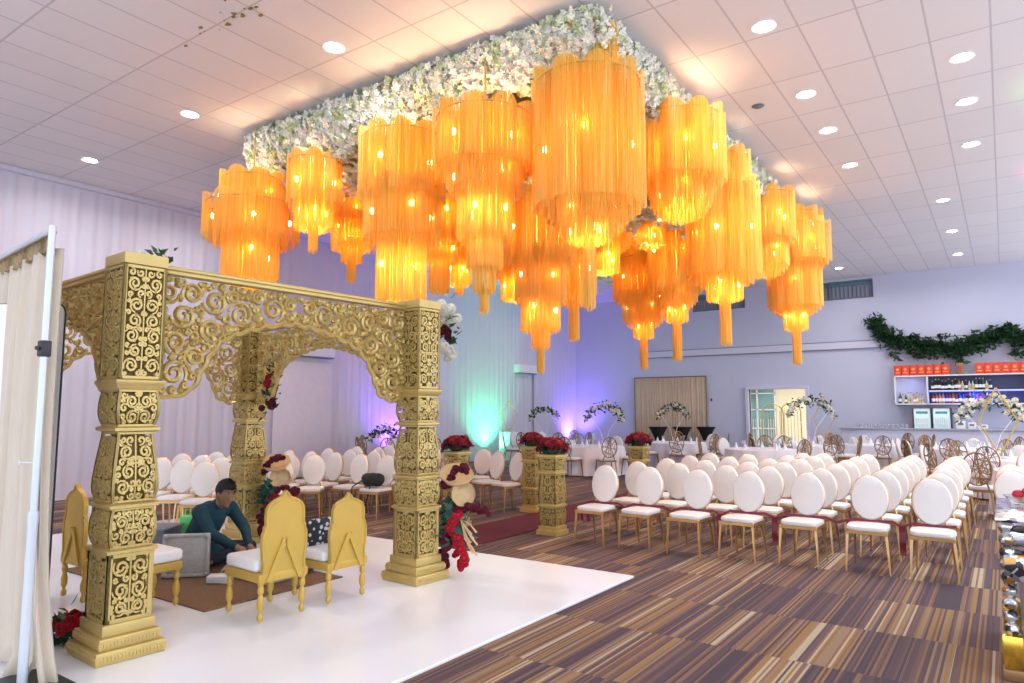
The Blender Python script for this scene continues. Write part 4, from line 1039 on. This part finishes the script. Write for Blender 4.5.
# shelves
t = empty('drinks_shelf', (-.9, 24.78, 0), 0, 'white wall-mounted drinks shelf lit blue, below the ivy garland', 'wall shelf')
X0, X1 = -1.87, 2.6
def sb_(b, x0, x1, z0, z1, y0=-.2, y1=.2): b.box(((x0 + x1) / 2, (y0 + y1) / 2, (z0 + z1) / 2), (x1 - x0, y1 - y0, z1 - z0))
b = MB()
for z in (1.84, 2.70): sb_(b, X0, X1, z, z + .035)
sb_(b, -.98, 1.55, 2.24, 2.27)
for x in (X0, -1.0, 1.55, X1 - .03): sb_(b, x, x + .035, 1.84, 2.72)
b.build('shelf_board', 'white', t, smooth=False)
b = MB(); sb_(b, X0, X1, 1.84, 2.72, .18, .2); b.build('back_panel', 'band', t, smooth=False)
b = MB(); sb_(b, -.97, 1.55, 1.87, 2.70, .165, .18); b.build('middle_back_panel', mat('navy_back_panel', (.05, .06, .16), .5), t, smooth=False)
b = MB(); sb_(b, -.96, 1.54, 2.222, 2.238, -.12, -.07); sb_(b, 1.60, 2.5, 2.68, 2.70, .1, .16); b.build('led_strip', 'blue_led', t, smooth=False)
light('shelf_led', 'AREA', (-.6, 24.62, 2.19), 16, (.12, .16, 1), .6)
light('shelf_led', 'AREA', (-2.3, 24.66, 2.65), 1.2, (.3, .35, 1), .4)
def bottle_mesh(key, h, r, style):
    root = empty('liquor_bottle', cat='bottle')
    prof = [(r * .9, 0), (r, .01), (r, h * .58), (r * .85, h * .66), (r * .36, h * .76), (r * .33, h * .92)] if style == 0 else [(r * .9, 0), (r, .01), (r * 1.02, h * .45), (r * .7, h * .62), (r * .35, h * .72), (r * .33, h * .92)]
    b = MB(); b.lathe(prof, 12); b.build('bottle_glass', key, root)
    b = MB(); b.lathe([(r * .38, h * .91), (r * .38, h)], 10); b.build('cap', 'goldb' if key in ('greenb', 'blackb') else 'blackb', root)
    b = MB(); b.lathe([(r * 1.03, h * .18), (r * 1.03, h * .44)], 12, cap=False); b.build('bottle_label', 'white' if key != 'clearb' else 'goldb', root)
    return root
BT = {}
CN = {'amber': 'amber', 'clearb': 'clear', 'greenb': 'green', 'blueb': 'blue', 'redb': 'red', 'blackb': 'black', 'goldb': 'golden', 'pinkb': 'pink'}
def bottle(key, x, z, h, lab, grp):
    k2 = (key, h > .29)
    if k2 not in BT: BT[k2] = c = bottle_mesh(key, .345 if h > .29 else .29, .045, 0 if h > .29 else 1)
    else: c = copy_tree(BT[k2])
    place(c, (x, 24.70, z), 0, lab, grp)
rr = random.Random(12)
def brow(x0, x1, z, n, keys, place_):
    for i in range(n):
        x = x0 + (x1 - x0) * i / (n - 1); k = rr.choice(keys); bottle(k, x, z, rr.choice((.25, .32)), '%s glass bottle on the %s, %s from its left end' % (CN[k], place_, ORD[i] if i < 18 else ORD[i - 18] + ' after the eighteenth'), 'bottles on the ' + place_)
brow(-1.75, -1.15, 1.875, 9, ['clearb', 'goldb', 'clearb', 'greenb'], 'left shelf bay')
brow(-1.80, .50, 1.875, 2, ['blueb'], 'left shelf bay edge') if False else None
brow(-1.85 + .98, .58, 2.275, 18, ['blackb', 'amber', 'goldb', 'greenb', 'clearb', 'blackb'], 'upper middle shelf')
brow(-1.85 + .98, .58, 1.875, 18, ['blueb', 'redb', 'amber', 'blueb', 'redb', 'pinkb'], 'lower middle shelf')
for o in [o for o in col.objects if o.name.startswith('liquor_bottle')]: o.location.x -= .9 - .02 if o.location.x > -1.0 or True else 0
brow(.72, 1.50, 1.875, 9, ['blueb', 'blackb', 'blueb', 'amber'], 'right shelf bay')
# red cartons along the top
def make_carton():
    root = empty('red_carton', cat='box'); b = MB(); b.rbox((0, 0, .16), (.20, .20, .32), .004); b.build('carton_body', 'redbox', root)
    b = MB(); b.lathe([(0, .0), (.045, .0), (.045, -.004), (0, -.004)], 14, (0, -.101, .19), axis='Y'); b.box((0, -.103, .09), (.12, .003, .035)); b.build('emblem', 'orange', root); return root
ca = make_carton(); kx = 0
for i in range(18):
    x = -2.66 + i * .212
    if 7 <= i <= 9: continue
    place(ca if kx == 0 else copy_tree(ca), (x, 24.72, 2.737), 0, 'red carton with round orange emblem on top of the drinks shelf, %s from left' % ORD[kx if kx < 18 else 17], 'red cartons on the drinks shelf'); kx += 1
t = empty('dark_bottle_box', (-1.02, 24.72, 2.737), 0, 'dark brown presentation box between the rows of red cartons', 'box'); b = MB(); b.rbox((0, 0, .17), (.20, .18, .34), .005); b.build('box_body', 'lattice', t); b = MB(); b.box((0, -.092, .17), (.10, .004, .2)); b.build('front_panel', 'redb', t)
# fridges
for i, x in enumerate((-2.04, -1.54)):
    t = empty('glass_door_fridge', (x, 24.45, 1.153 - 1.153), 0, '%s small glass-door drinks fridge behind the bar counter' % ('left', 'right')[i], 'fridge', 'drinks fridges behind the bar')
    b = MB(); b.rbox((0, .06, .87), (.50, .44, 1.74), .01); b.build('cabinet', 'dark', t)
    b = MB()
    for (cx, cz, sx, sz) in ((0, 1.70, .42, .04), (0, .1, .42, .04), (-.20, .9, .03, 1.6), (.20, .9, .03, 1.6)): b.box((cx, -.18, cz), (sx, .04, sz))
    d = b.build('door', 'white', t, smooth=False)
    b = MB(); b.box((0, -.172, .9), (.38, .012, 1.58)); b.build('door_pane', mat('fridge_pane', (.50, .72, .68), .15, emit=(.55, .85, .80), es=.35), d, smooth=False)
    b = MB(); b.box((0, -.186, 1.60), (.30, .012, .07)); b.build('header_sign', 'teal', d, smooth=False)
    b = MB()
    for z in (1.45, 1.30): b.box((0, -.186, z), (.36, .01, .015))
    for z in (1.33, 1.18):
        for kk in range(6): b.lathe([(.022, 0), (.022, .08), (.01, .11)], 8, (-.14 + .056 * kk, -.19, z))
    b.build('chilled_bottles', 'white', d, smooth=False)
for k in range(12):
    tag(share('tumbler', TUMB, None, (-3.60 + .115 * k, 23.1, 1.153)), 'clear tumbler on the bar counter, %s from its left end' % ORD[k], 'glass', 'tumblers on the bar counter')
for k, (x, w, h) in enumerate(((-1.02, .22, .22), (-.76, .18, .18), (-.50, .2, .12))):
    b = MB(); b.rbox((0, 0, h / 2), (w, .2, h), .01); t = empty('white_appliance', (x, 23.15, 1.153), 0, 'white box on the bar counter right of the fridges, %s one' % ('left', 'middle', 'right')[k], 'box', 'white boxes on the bar'); b.build('body', 'white', t); b = MB(); b.box((0, -.102, h * .6), (w * .6, .006, h * .3)); b.build('front_panel', 'grey', t)
# ivy garland
rr = random.Random(77); b = MB(); pts = []
key = [(-3.28, 4.48), (-3.1, 4.20), (-2.85, 3.95), (-2.4, 3.78), (-1.9, 3.60), (-1.4, 3.50), (-1.0, 3.52), (-.6, 3.62), (-.2, 3.78), (.15, 3.90), (.5, 3.72), (.9, 3.50)]
cen = smooth_prof(key, 8)
for (x, z) in cen:
    for k in range(34): pts.append((x + rr.gauss(0, .09), WALL_Y - .13 + rr.gauss(0, .05), z + rr.gauss(0, .115)))
for (x, z0, z1) in ((-2.75, 3.7, 3.25), (-2.1, 3.4, 3.25), (-1.0, 3.4, 3.1), (-1.05, 3.45, 3.15), (.35, 3.7, 3.15), (.42, 3.6, 3.2)):
    for k in range(26): u = rr.random(); pts.append((x + rr.gauss(0, .04), WALL_Y - .12, z0 + (z1 - z0) * u))
for (x, z) in ((-2.2, 3.93), (-1.35, 3.86)):
    for k in range(30): pts.append((x + rr.gauss(0, .1), WALL_Y - .12, z + rr.gauss(0, .05)))
pts = [(x, min(y, WALL_Y - .24), z) for x, y, z in pts]; leaf_cloud(b, pts, .19, rr); g_ = empty('ivy_garland', (0, 0, 0), 0, 'dark green leafy garland swagged on the far wall above the drinks shelf', 'garland')
b.build('foliage', 'leaf_dark', g_, smooth=False)
b = MB(); b.tube([(x, WALL_Y - .1, z) for x, z in cen], .02, 6); b.build('stem', 'leaf', g_)
# ---------------------------------------------------------------- left wall fittings
def aircon(y, z, ln, label):
    t = empty('air_conditioner', (WALL_X + .0, y, z), 0, label, 'air conditioner', 'wall air conditioners')
    b = MB(); b.rbox((.12, 0, .15), (.24, ln, .30), .03, 3); b.build('housing', 'white', t)
    b = MB(); b.rbox((.13, 0, -.01), (.20, ln * .94, .03), .005); b.build('outlet_vane', 'grey', t)
    return t
aircon(21.2, 3.03, 1.3, 'white wall air conditioner high on the draped wall near the corner')
b = MB(); b.tube([(WALL_X + .075, 21.75, 3.05), (WALL_X + .075, 21.75, .0)], .018, 6); tag(b.build('conduit', 'grey'), 'thin grey conduit running down the draped wall below the air conditioner', 'conduit')
aircon(11.5, 3.02, 1.3, 'white wall air conditioner seen through the mandap arch')
b = MB(); b.rbox((0, 0, 1.45), (.05, 1.75, 2.85), .01); t = tag(b.build('white_wall_panel', mat('smooth_white_panel', (.72, .68, .78), .6), None, loc=(WALL_X + .14, 11.25, 0)), 'smooth white panel on the draped wall behind the mandap arch', 'panel')
def uplight(x, y, color, power, label, aim=(0, 0)):
    t = empty('uplight', (x, y, 0), 0, label, 'uplight', 'coloured uplights along the wall')
    b = MB(); b.lathe([(.09, .02), (.10, .04), (.10, .16), (.09, .18)], 16); b.build('body', 'uplight_lens', t)
    b = MB(); b.tube([(0, -.12, .0), (0, -.12, .14), (0, .12, .14), (0, .12, .0)], .01, 6); b.build('bracket', 'uplight_lens', t)
    b = MB(); b.lathe([(.08, .182), (.0, .186)], 16, cap=False); b.build('lens', 'white', t)
    light('uplight_lamp', 'SPOT', (0, 0, .22), power, color, .05, (PI, math.radians(-aim[0]), 0), t, math.radians(aim[1]), 1.0)
uplight(WALL_X + .50, 18.8, (.06, 1, .42), 480, 'green wall uplight behind the white chairs', (4, 120))
uplight(WALL_X + .50, 14.5, (.24, .08, 1), 520, 'violet wall uplight behind the front right pillar', (4, 120))
uplight(WALL_X + .50, 24.3, (.22, .12, 1), 500, 'violet uplight in the far left corner', (4, 110))
light('green_stage_lamp', 'SPOT', (1.2, 11.5, 2.5), 220, (.45, 1, .2), .05, (PI, 0, 0), None, math.radians(34), 1.0)
light('pink_stage_lamp', 'SPOT', (1.0, 15.5, 2.5), 160, (1, .1, .4), .05, (PI, 0, 0), None, math.radians(26), 1.0)
# ---------------------------------------------------------------- mirrored table at the right edge
t = empty('mirrored_console', (.19, 5.95, 0), 0, 'glittering mirrored display table with gold foot at the right edge', 'table')
b = MB(); b.rbox((0, 0, .975), (.56, 1.2, .03), .005); b.rbox((0, 0, .68), (.50, 1.1, .16), .01); b.build('mosaic_top', 'mosaic', t)
for (x, y) in ((-.23, -.5), (.23, -.5), (-.23, .5), (.23, .5)):
    b = MB()
    for k in range(9): b.ball((x, y, .30 + k * .078), .042, 10, 7)
    lg = b.build('leg', 'mosaic', t)
    b = MB(); b.rbox((x, y, .17), (.11, .11, .20), .01); b.build('gold_foot', mat('polished_gold', (.85, .55, .08), .2, .9), lg)
    b = MB(); b.rbox((x, y, .035), (.12, .12, .07), .01); b.build('base_block', 'lattice', lg)
b = MB(); b.rbox((0, 0, .86), (.48, 1.05, .02), .004); b.build('glass_shelf', 'glass', t)
b = MB(); b.rbox((.04, 0, .36), (.34, 1.0, .44), .01); b.build('mirror_panel', 'concrete', t)
t = empty('red_ornament_dish', (.10, 6.30, .99), 0, 'glass dish of red ornaments on the mirrored table', 'dish')
b = MB(); b.lathe([(.10, 0), (.15, .05), (.145, .05), (.09, .01)], 20, cap=False); b.build('dish', 'glass', t)
b = MB(); rr = random.Random(4)
for k in range(14): b.ball((rr.uniform(-.09, .09), rr.uniform(-.09, .09), .05 + rr.uniform(0, .04)), .03, 8, 6)
b.build('ornament', 'scarlet', t)
# ---------------------------------------------------------------- ceiling lamps
L_POS = [(-6.378, 5.306), (-9.619, 5.353), (-12.863, 5.389), (-12.823, 7.848), (-1.998, 7.832), (-2.004, 9.925), (-2.011, 11.442), (-2.011, 13.349), (-0.182, 9.969), (-0.186, 11.476), (-0.202, 13.421), (-0.801, 16.743), (-0.802, 19.817), (-0.819, 22.871), (-3.897, 19.959), (-3.92, 23.034), (-7.6, 20.0), (-11.4, 20.0)]
L_LAB = ['brightest downlight left of the canopy', 'middle downlight of the left ceiling', 'far left downlight near the draped wall', 'downlight beside the top of the leftmost chandelier',
         'largest downlight right of the canopy', 'second downlight of the row right of the canopy', 'third downlight of the row right of the canopy', 'fourth downlight of the row right of the canopy',
         'first downlight of the far right row', 'second downlight of the far right row', 'third downlight of the far right row', 'fourth downlight of the far right row', 'fifth downlight of the far right row', 'furthest downlight of the far right row', 'downlight just right of the rightmost chandelier', 'small downlight above the upper window', 'downlight between the right chandeliers over the far wall', 'downlight over the far left corner']
def make_downlight():
    root = empty('recessed_downlight', cat='ceiling light')
    b = MB(); b.lathe([(.095, 0), (.13, -.006), (.135, -.012), (.13, .0)], 24, cap=False); b.lathe([(.0, -.004), (.1, -.004)], 24, cap=False); b.build('trim_ring', 'white', root)
    b = MB(); b.lathe([(.0, -.012), (.06, -.014), (.100, -.010)], 24, cap=False); b.build('lens', 'led', root)
    l = light('downlight_lamp', 'AREA', (0, 0, -.03), 26, (1, .95, .92), .18, (0, 0, 0), root); l.data.spread = math.radians(160)
    return root
dl = make_downlight()
for i, ((x, y), lab) in enumerate(zip(L_POS, L_LAB)): place(dl if i == 0 else copy_tree(dl), (x, y, CEIL), 0, 'round white ' + lab, 'recessed ceiling downlights')
b = MB(); b.lathe([(0, -.02), (.06, -.02), (.09, 0)], 16, (-2.66, 9.93, CEIL), cap=False); tag(b.build('smoke_detector', 'grey'), 'small grey ceiling sensor right of the flower canopy', 'sensor')
b = MB(); rr = random.Random(5)
for k in range(26):
    x = -6.75 + rr.gauss(0, .45) ; y = 4.22 + rr.gauss(0, .06) + (0 if k % 3 else rr.uniform(-.5, .1)); b.ball((x, y, CEIL - .008), rr.uniform(.014, .04), 6, 4, (1, .6, .3))
tag(b.build('foil_scraps', 'soot', smooth=False), 'dull gold foil scraps stuck to the ceiling tiles above the mandap', 'foil scraps', kind='stuff')
# ---------------------------------------------------------------- flower canopy and chandeliers
PX0, PX1, PY0, PY1 = -9.45, -3.35, 6.25, 15.8
cp_ = empty('flower_canopy', ((PX0 + PX1) / 2, (PY0 + PY1) / 2, CEIL), 0, 'large rectangular ceiling canopy covered in white blossoms', 'ceiling canopy')
hx, hy = (PX1 - PX0) / 2, (PY1 - PY0) / 2
b = MB(); b.rbox((0, 0, -.06), (2 * hx - .2, 2 * hy - .2, .12), .01); b.build('backing_board', 'grey', cp_)
b = MB(); b.rbox((0, 0, -.30), (2 * hx - .55, 2 * hy - .55, .36), .12, 3); b.build('moss_core', mat('pale_moss', (.50, .48, .30), .9, 0, .3, 8), cp_)
import array
rr = random.Random(99); V = []; F = []
def blossom(p, n, s):
    n = n.normalized(); a = n.orthogonal().normalized(); c = n.cross(a); off = rr.uniform(0, 6.28); o = len(V)
    V.append(tuple(p)); k5 = 5
    for k in range(k5):
        th = off + 2 * PI * k / k5; d = a * math.cos(th) + c * math.sin(th); e = a * math.cos(th + .62) + c * math.sin(th + .62); f = a * math.cos(th - .62) + c * math.sin(th - .62)
        V.append(tuple(p + e * s * .62 + n * s * .28)); V.append(tuple(p + d * s + n * s * .12)); V.append(tuple(p + f * s * .62 + n * s * .28))
        q = o + 1 + 3 * k; F.append((o, q, q + 1, q + 2))
def lump(x, y): return .5 + .5 * math.sin(x * 3.1 + 1.7 * math.sin(y * 1.9)) * math.sin(y * 2.7 + math.sin(x * 2.3))
# sides (all four), heavier on the edges that hang over
def side(n, fx):
    for k in range(n):
        u = rr.random(); d = rr.random() ** .8
        p, nv, s0 = fx(u, d); blossom(p, nv + Vector((rr.gauss(0, .45), rr.gauss(0, .45), rr.gauss(0, .45))), rr.uniform(.035, .062))
def ed(axis, sgn):
    def f(u, d):
        L_ = (hx if axis == 0 else hy)
        s = (2 * u - 1) * L_
        drop = .50 + .26 * lump(s * 1.3, axis * 3 + sgn) + rr.uniform(-.06, .06)
        bulge = .16 * math.sin(PI * min(1, d * .8 + .12)) + rr.gauss(0, .05)
        off = (hy if axis == 0 else hx) - .13 + bulge
        z = -.02 - d * drop
        return (Vector((s, sgn * off, z)) if axis == 0 else Vector((sgn * off, s, z))), (Vector((0, sgn, -.35 - d)) if axis == 0 else Vector((sgn, 0, -.35 - d))), 0
    return f
side(8500, ed(0, -1)); side(10500, ed(1, 1)); side(2200, ed(0, 1)); side(3500, ed(1, -1))
for k in range(26000):     # underside
    x = rr.uniform(-hx, hx); y = rr.uniform(-hy, hy); z = -.46 - .34 * lump(x * 1.6, y * 1.4) - rr.uniform(0, .07)
    if lump(x * 2.1 + 4, y * 1.1) > .78: z -= rr.uniform(0, .5)
    blossom(Vector((x, y, z)), Vector((rr.gauss(0, .5), rr.gauss(0, .5) - .3, -1)), rr.uniform(.04, .07))
me = bpy.data.meshes.new('blossoms'); me.from_pydata(V, [], F); me.materials.append(M['blossom']); me.update()
o = bpy.data.objects.new('blossoms', me); col.objects.link(o); o.parent = cp_; o['kind'] = 'stuff'
# x, y, z-top, tiers (ztop, zbottom, radius), tassel?, label
CH = [(-9.12, 6.12, [(5.45, 4.60, .46), (4.72, 4.22, .68), (4.34, 3.62, .40)], 'leftmost chandelier, hanging beyond the canopy left corner'),
 (-7.9, 6.29, [(5.53, 4.58, .37), (4.73, 4.24, .26), (4.34, 3.93, .065)], 'chandelier second from the left along the near edge'),
 (-8.8, 7.81, [(5.6, 4.77, .40), (4.94, 4.34, .34), (4.43, 4.14, .17), (4.21, 3.83, .07)], 'small tailed chandelier over the middle of the mandap'),
 (-6.12, 6.25, [(5.44, 4.32, .54), (4.46, 3.81, .48), (3.87, 3.00, .31)], 'long broad chandelier above the front right mandap pillar'),
 (-7.6, 8.66, [(5.7, 4.51, .42), (4.6, 4.14, .30), (4.25, 3.63, .17)], 'narrow chandelier just behind the front right pillar top'),
 (-4.72, 6.15, [(5.32, 4.40, .58), (4.45, 4.15, .43), (4.27, 3.59, .31), (3.66, 3.25, .20), (3.31, 3.0, .125), (3.05, 2.78, .05)], 'wide chandelier left of the near corner one'),
 (-3.60, 6.56, [(5.90, 5.15, .36), (5.26, 3.85, .60), (3.95, 3.68, .40), (3.72, 3.50, .24), (3.56, 2.78, .06)], 'biggest chandelier at the near corner of the canopy'),
 (-3.30, 8.51, [(5.78, 4.62, .57), (4.70, 4.31, .39)], 'rounded chandelier second along the right edge'),
 (-5.8, 8.99, [(5.3, 3.96, .55), (4.08, 3.36, .39), (3.52, 2.89, .30), (2.97, 2.63, .14), (2.74, 2.26, .055)], 'lowest hanging chandelier in the middle of the canopy'),
 (-5.6, 9.68, [(5.44, 4.26, .44), (4.34, 3.52, .36), (3.6, 2.81, .08)], 'chandelier with long straight tail right of the lowest one'),
 (-8.8, 10.64, [(5.6, 4.64, .40), (4.78, 4.17, .24), (4.27, 4.0, .08)], 'short chandelier before the green lit wall'),
 (-8.8, 12.59, [(5.6, 4.68, .54), (4.8, 4.12, .31)], 'chandelier deep behind the lowest one'),
 (-6.4, 14.1, [(5.55, 4.87, .49), (4.98, 4.08, .64), (4.19, 3.63, .44), (3.74, 3.26, .22), (3.3, 2.6, .08)], 'tailed chandelier above the tan pleated screen'),
 (-5.4, 13.53, [(5.8, 4.12, .56), (4.22, 3.87, .41), (3.95, 3.49, .23), (3.53, 2.71, .09)], 'chandelier with tail right of the one above the tan screen'),
 (-7.2, 14.78, [(5.8, 4.96, .43), (5.08, 4.53, .21)], 'short chandelier at the rear centre of the canopy'),
 (-3.35, 10.32, [(5.84, 4.86, .42), (5.02, 3.68, .53), (3.76, 3.33, .26), (3.37, 2.66, .08)], 'broad tailed chandelier before the smaller upper window'),
 (-3.4, 12.94, [(5.92, 4.75, .50), (4.85, 4.28, .37)], 'chandelier tucked behind the rightmost one'),
 (-3.3, 14.5, [(5.9, 5.16, .56), (5.31, 4.59, .68), (4.74, 3.71, .50), (3.81, 3.27, .22), (3.31, 2.6, .08)], 'rightmost chandelier with stepped tiers and long tail'),
 (-5.5, 12.44, [(5.8, 5.27, .47), (5.37, 4.87, .31)], 'high chandelier behind the rounded right edge one'),
 (-6.0, 11.54, [(5.7, 4.76, .49), (4.76, 4.25, .28)], 'chandelier at the very centre of the canopy')]
def strand_tier(b, r, z0, z1, lobes, seed, amp=.10):
    rr = random.Random(seed)
    rings = [(1.0, .0165, 0, 0), (.93, .026, .03, .03), (.66, .05, .05, .0)]
    if r > .34: rings = [(1.0, .0165, 0, 0), (.90, .022, .07, 0), (.76, .03, .13, 0), (.58, .04, .18, 0), (.36, .05, .22, 0)]
    for ring, (rs, dens, dn, upz) in enumerate(rings):
        R_ = r * rs; n = max(6, int(2 * PI * R_ / dens))
        for k in range(n):
            a = 2 * PI * k / n + rr.uniform(-.2, .2) * 2 * PI / n
            lb = abs(math.sin(a * lobes / 2)) ** .7 if lobes else .5
            q = R_ * (1 - amp + 1.4 * amp * lb) if lobes else R_
            x, y = q * math.cos(a), q * math.sin(a); w = .0062 if dens < .03 else .009
            zt = z1 + upz + (.10 * lb if lobes else 0); zb = z0 - dn + rr.uniform(-.012, .012)
            tx, ty = -math.sin(a) * w, math.cos(a) * w; nx, ny = math.cos(a) * w * .8, math.sin(a) * w * .8
            b.add([(x + tx, y + ty, zt), (x - tx, y - ty, zt), (x + nx, y + ny, zt), (x + tx, y + ty, zb), (x - tx, y - ty, zb), (x + nx, y + ny, zb)], [(0, 1, 4, 3), (1, 2, 5, 4), (2, 0, 3, 5)])
b = MB(); b.ball((0, 0, 0), .030, 8, 6, (1, 1, 1.4)); bo = b.build('bulb', 'bulb'); BULB = bo.data; bpy.data.objects.remove(bo)
for i, (x, y, tiers, lab) in enumerate(CH):
    if tiers[0][0] - tiers[0][1] > .5: tiers[0] = (tiers[0][0] - (.12 if i == 6 else .33), tiers[0][1], tiers[0][2])
    t = empty('string_chandelier', (x, y, 0), rnd.uniform(0, 3), 'amber string ' + lab, 'chandelier', 'amber string chandeliers under the canopy')
    fr = MB(); fr.tube([(0, 0, CEIL - .1), (0, 0, tiers[0][0] - .02)], .012, 6); 
    for j, (zt, zb, r) in enumerate(tiers):
        b = MB(); tail = r < .12
        strand_tier(b, r, zb, zt, 0 if tail else (10 if r > .5 else 8 if r > .3 else 6), 100 * i + j, .10)
        b.build('tassel' if tail else 'string_tier', 'amber_str', t, smooth=False)
        n = 28; fr.tube([(r * .97 * math.cos(2 * PI * k / n), r * .97 * math.sin(2 * PI * k / n), zt - .01) for k in range(n)], .008, 4, closed=True)
        for k in range(3): a = k * 2 * PI / 3; fr.tube([(0, 0, zt), (r * .95 * math.cos(a), r * .95 * math.sin(a), zt - .01)], .005, 4)
    fr.tube([(0, 0, tiers[0][0]), (0, 0, tiers[-1][0])], .006, 4)
    fr.build('ring_frame', 'goldb', t)
    big = [q for q in tiers if q[2] > .2]
    for j, (zt, zb, r) in enumerate(big):
        zl = (zt + zb) / 2 if j else zt - .35 * (zt - zb) - .1
        nb = 4 if r > .45 else 3
        for k in range(nb):
            a = 2 * PI * k / nb + j; share('bulb', BULB, t, (r * .80 * math.cos(a), r * .80 * math.sin(a), zl + .05 * (k % 2)))
    zt, zb, r = max(big, key=lambda q: q[2])
    light('chandelier_lamp', 'POINT', (0, 0, (zt + zb) / 2), 34, (1, .84, .50), .12, parent=t)
    zt, zb, r = big[0]
    light('chandelier_lamp', 'POINT', (0, 0, max(zt - .55, zb)), 8, (1, .84, .50), .12, parent=t)
    zt, zb, r = big[-1]
    light('chandelier_lamp', 'POINT', (0, 0, (zt + zb) / 2), 18, (1, .84, .50), .08, parent=t)
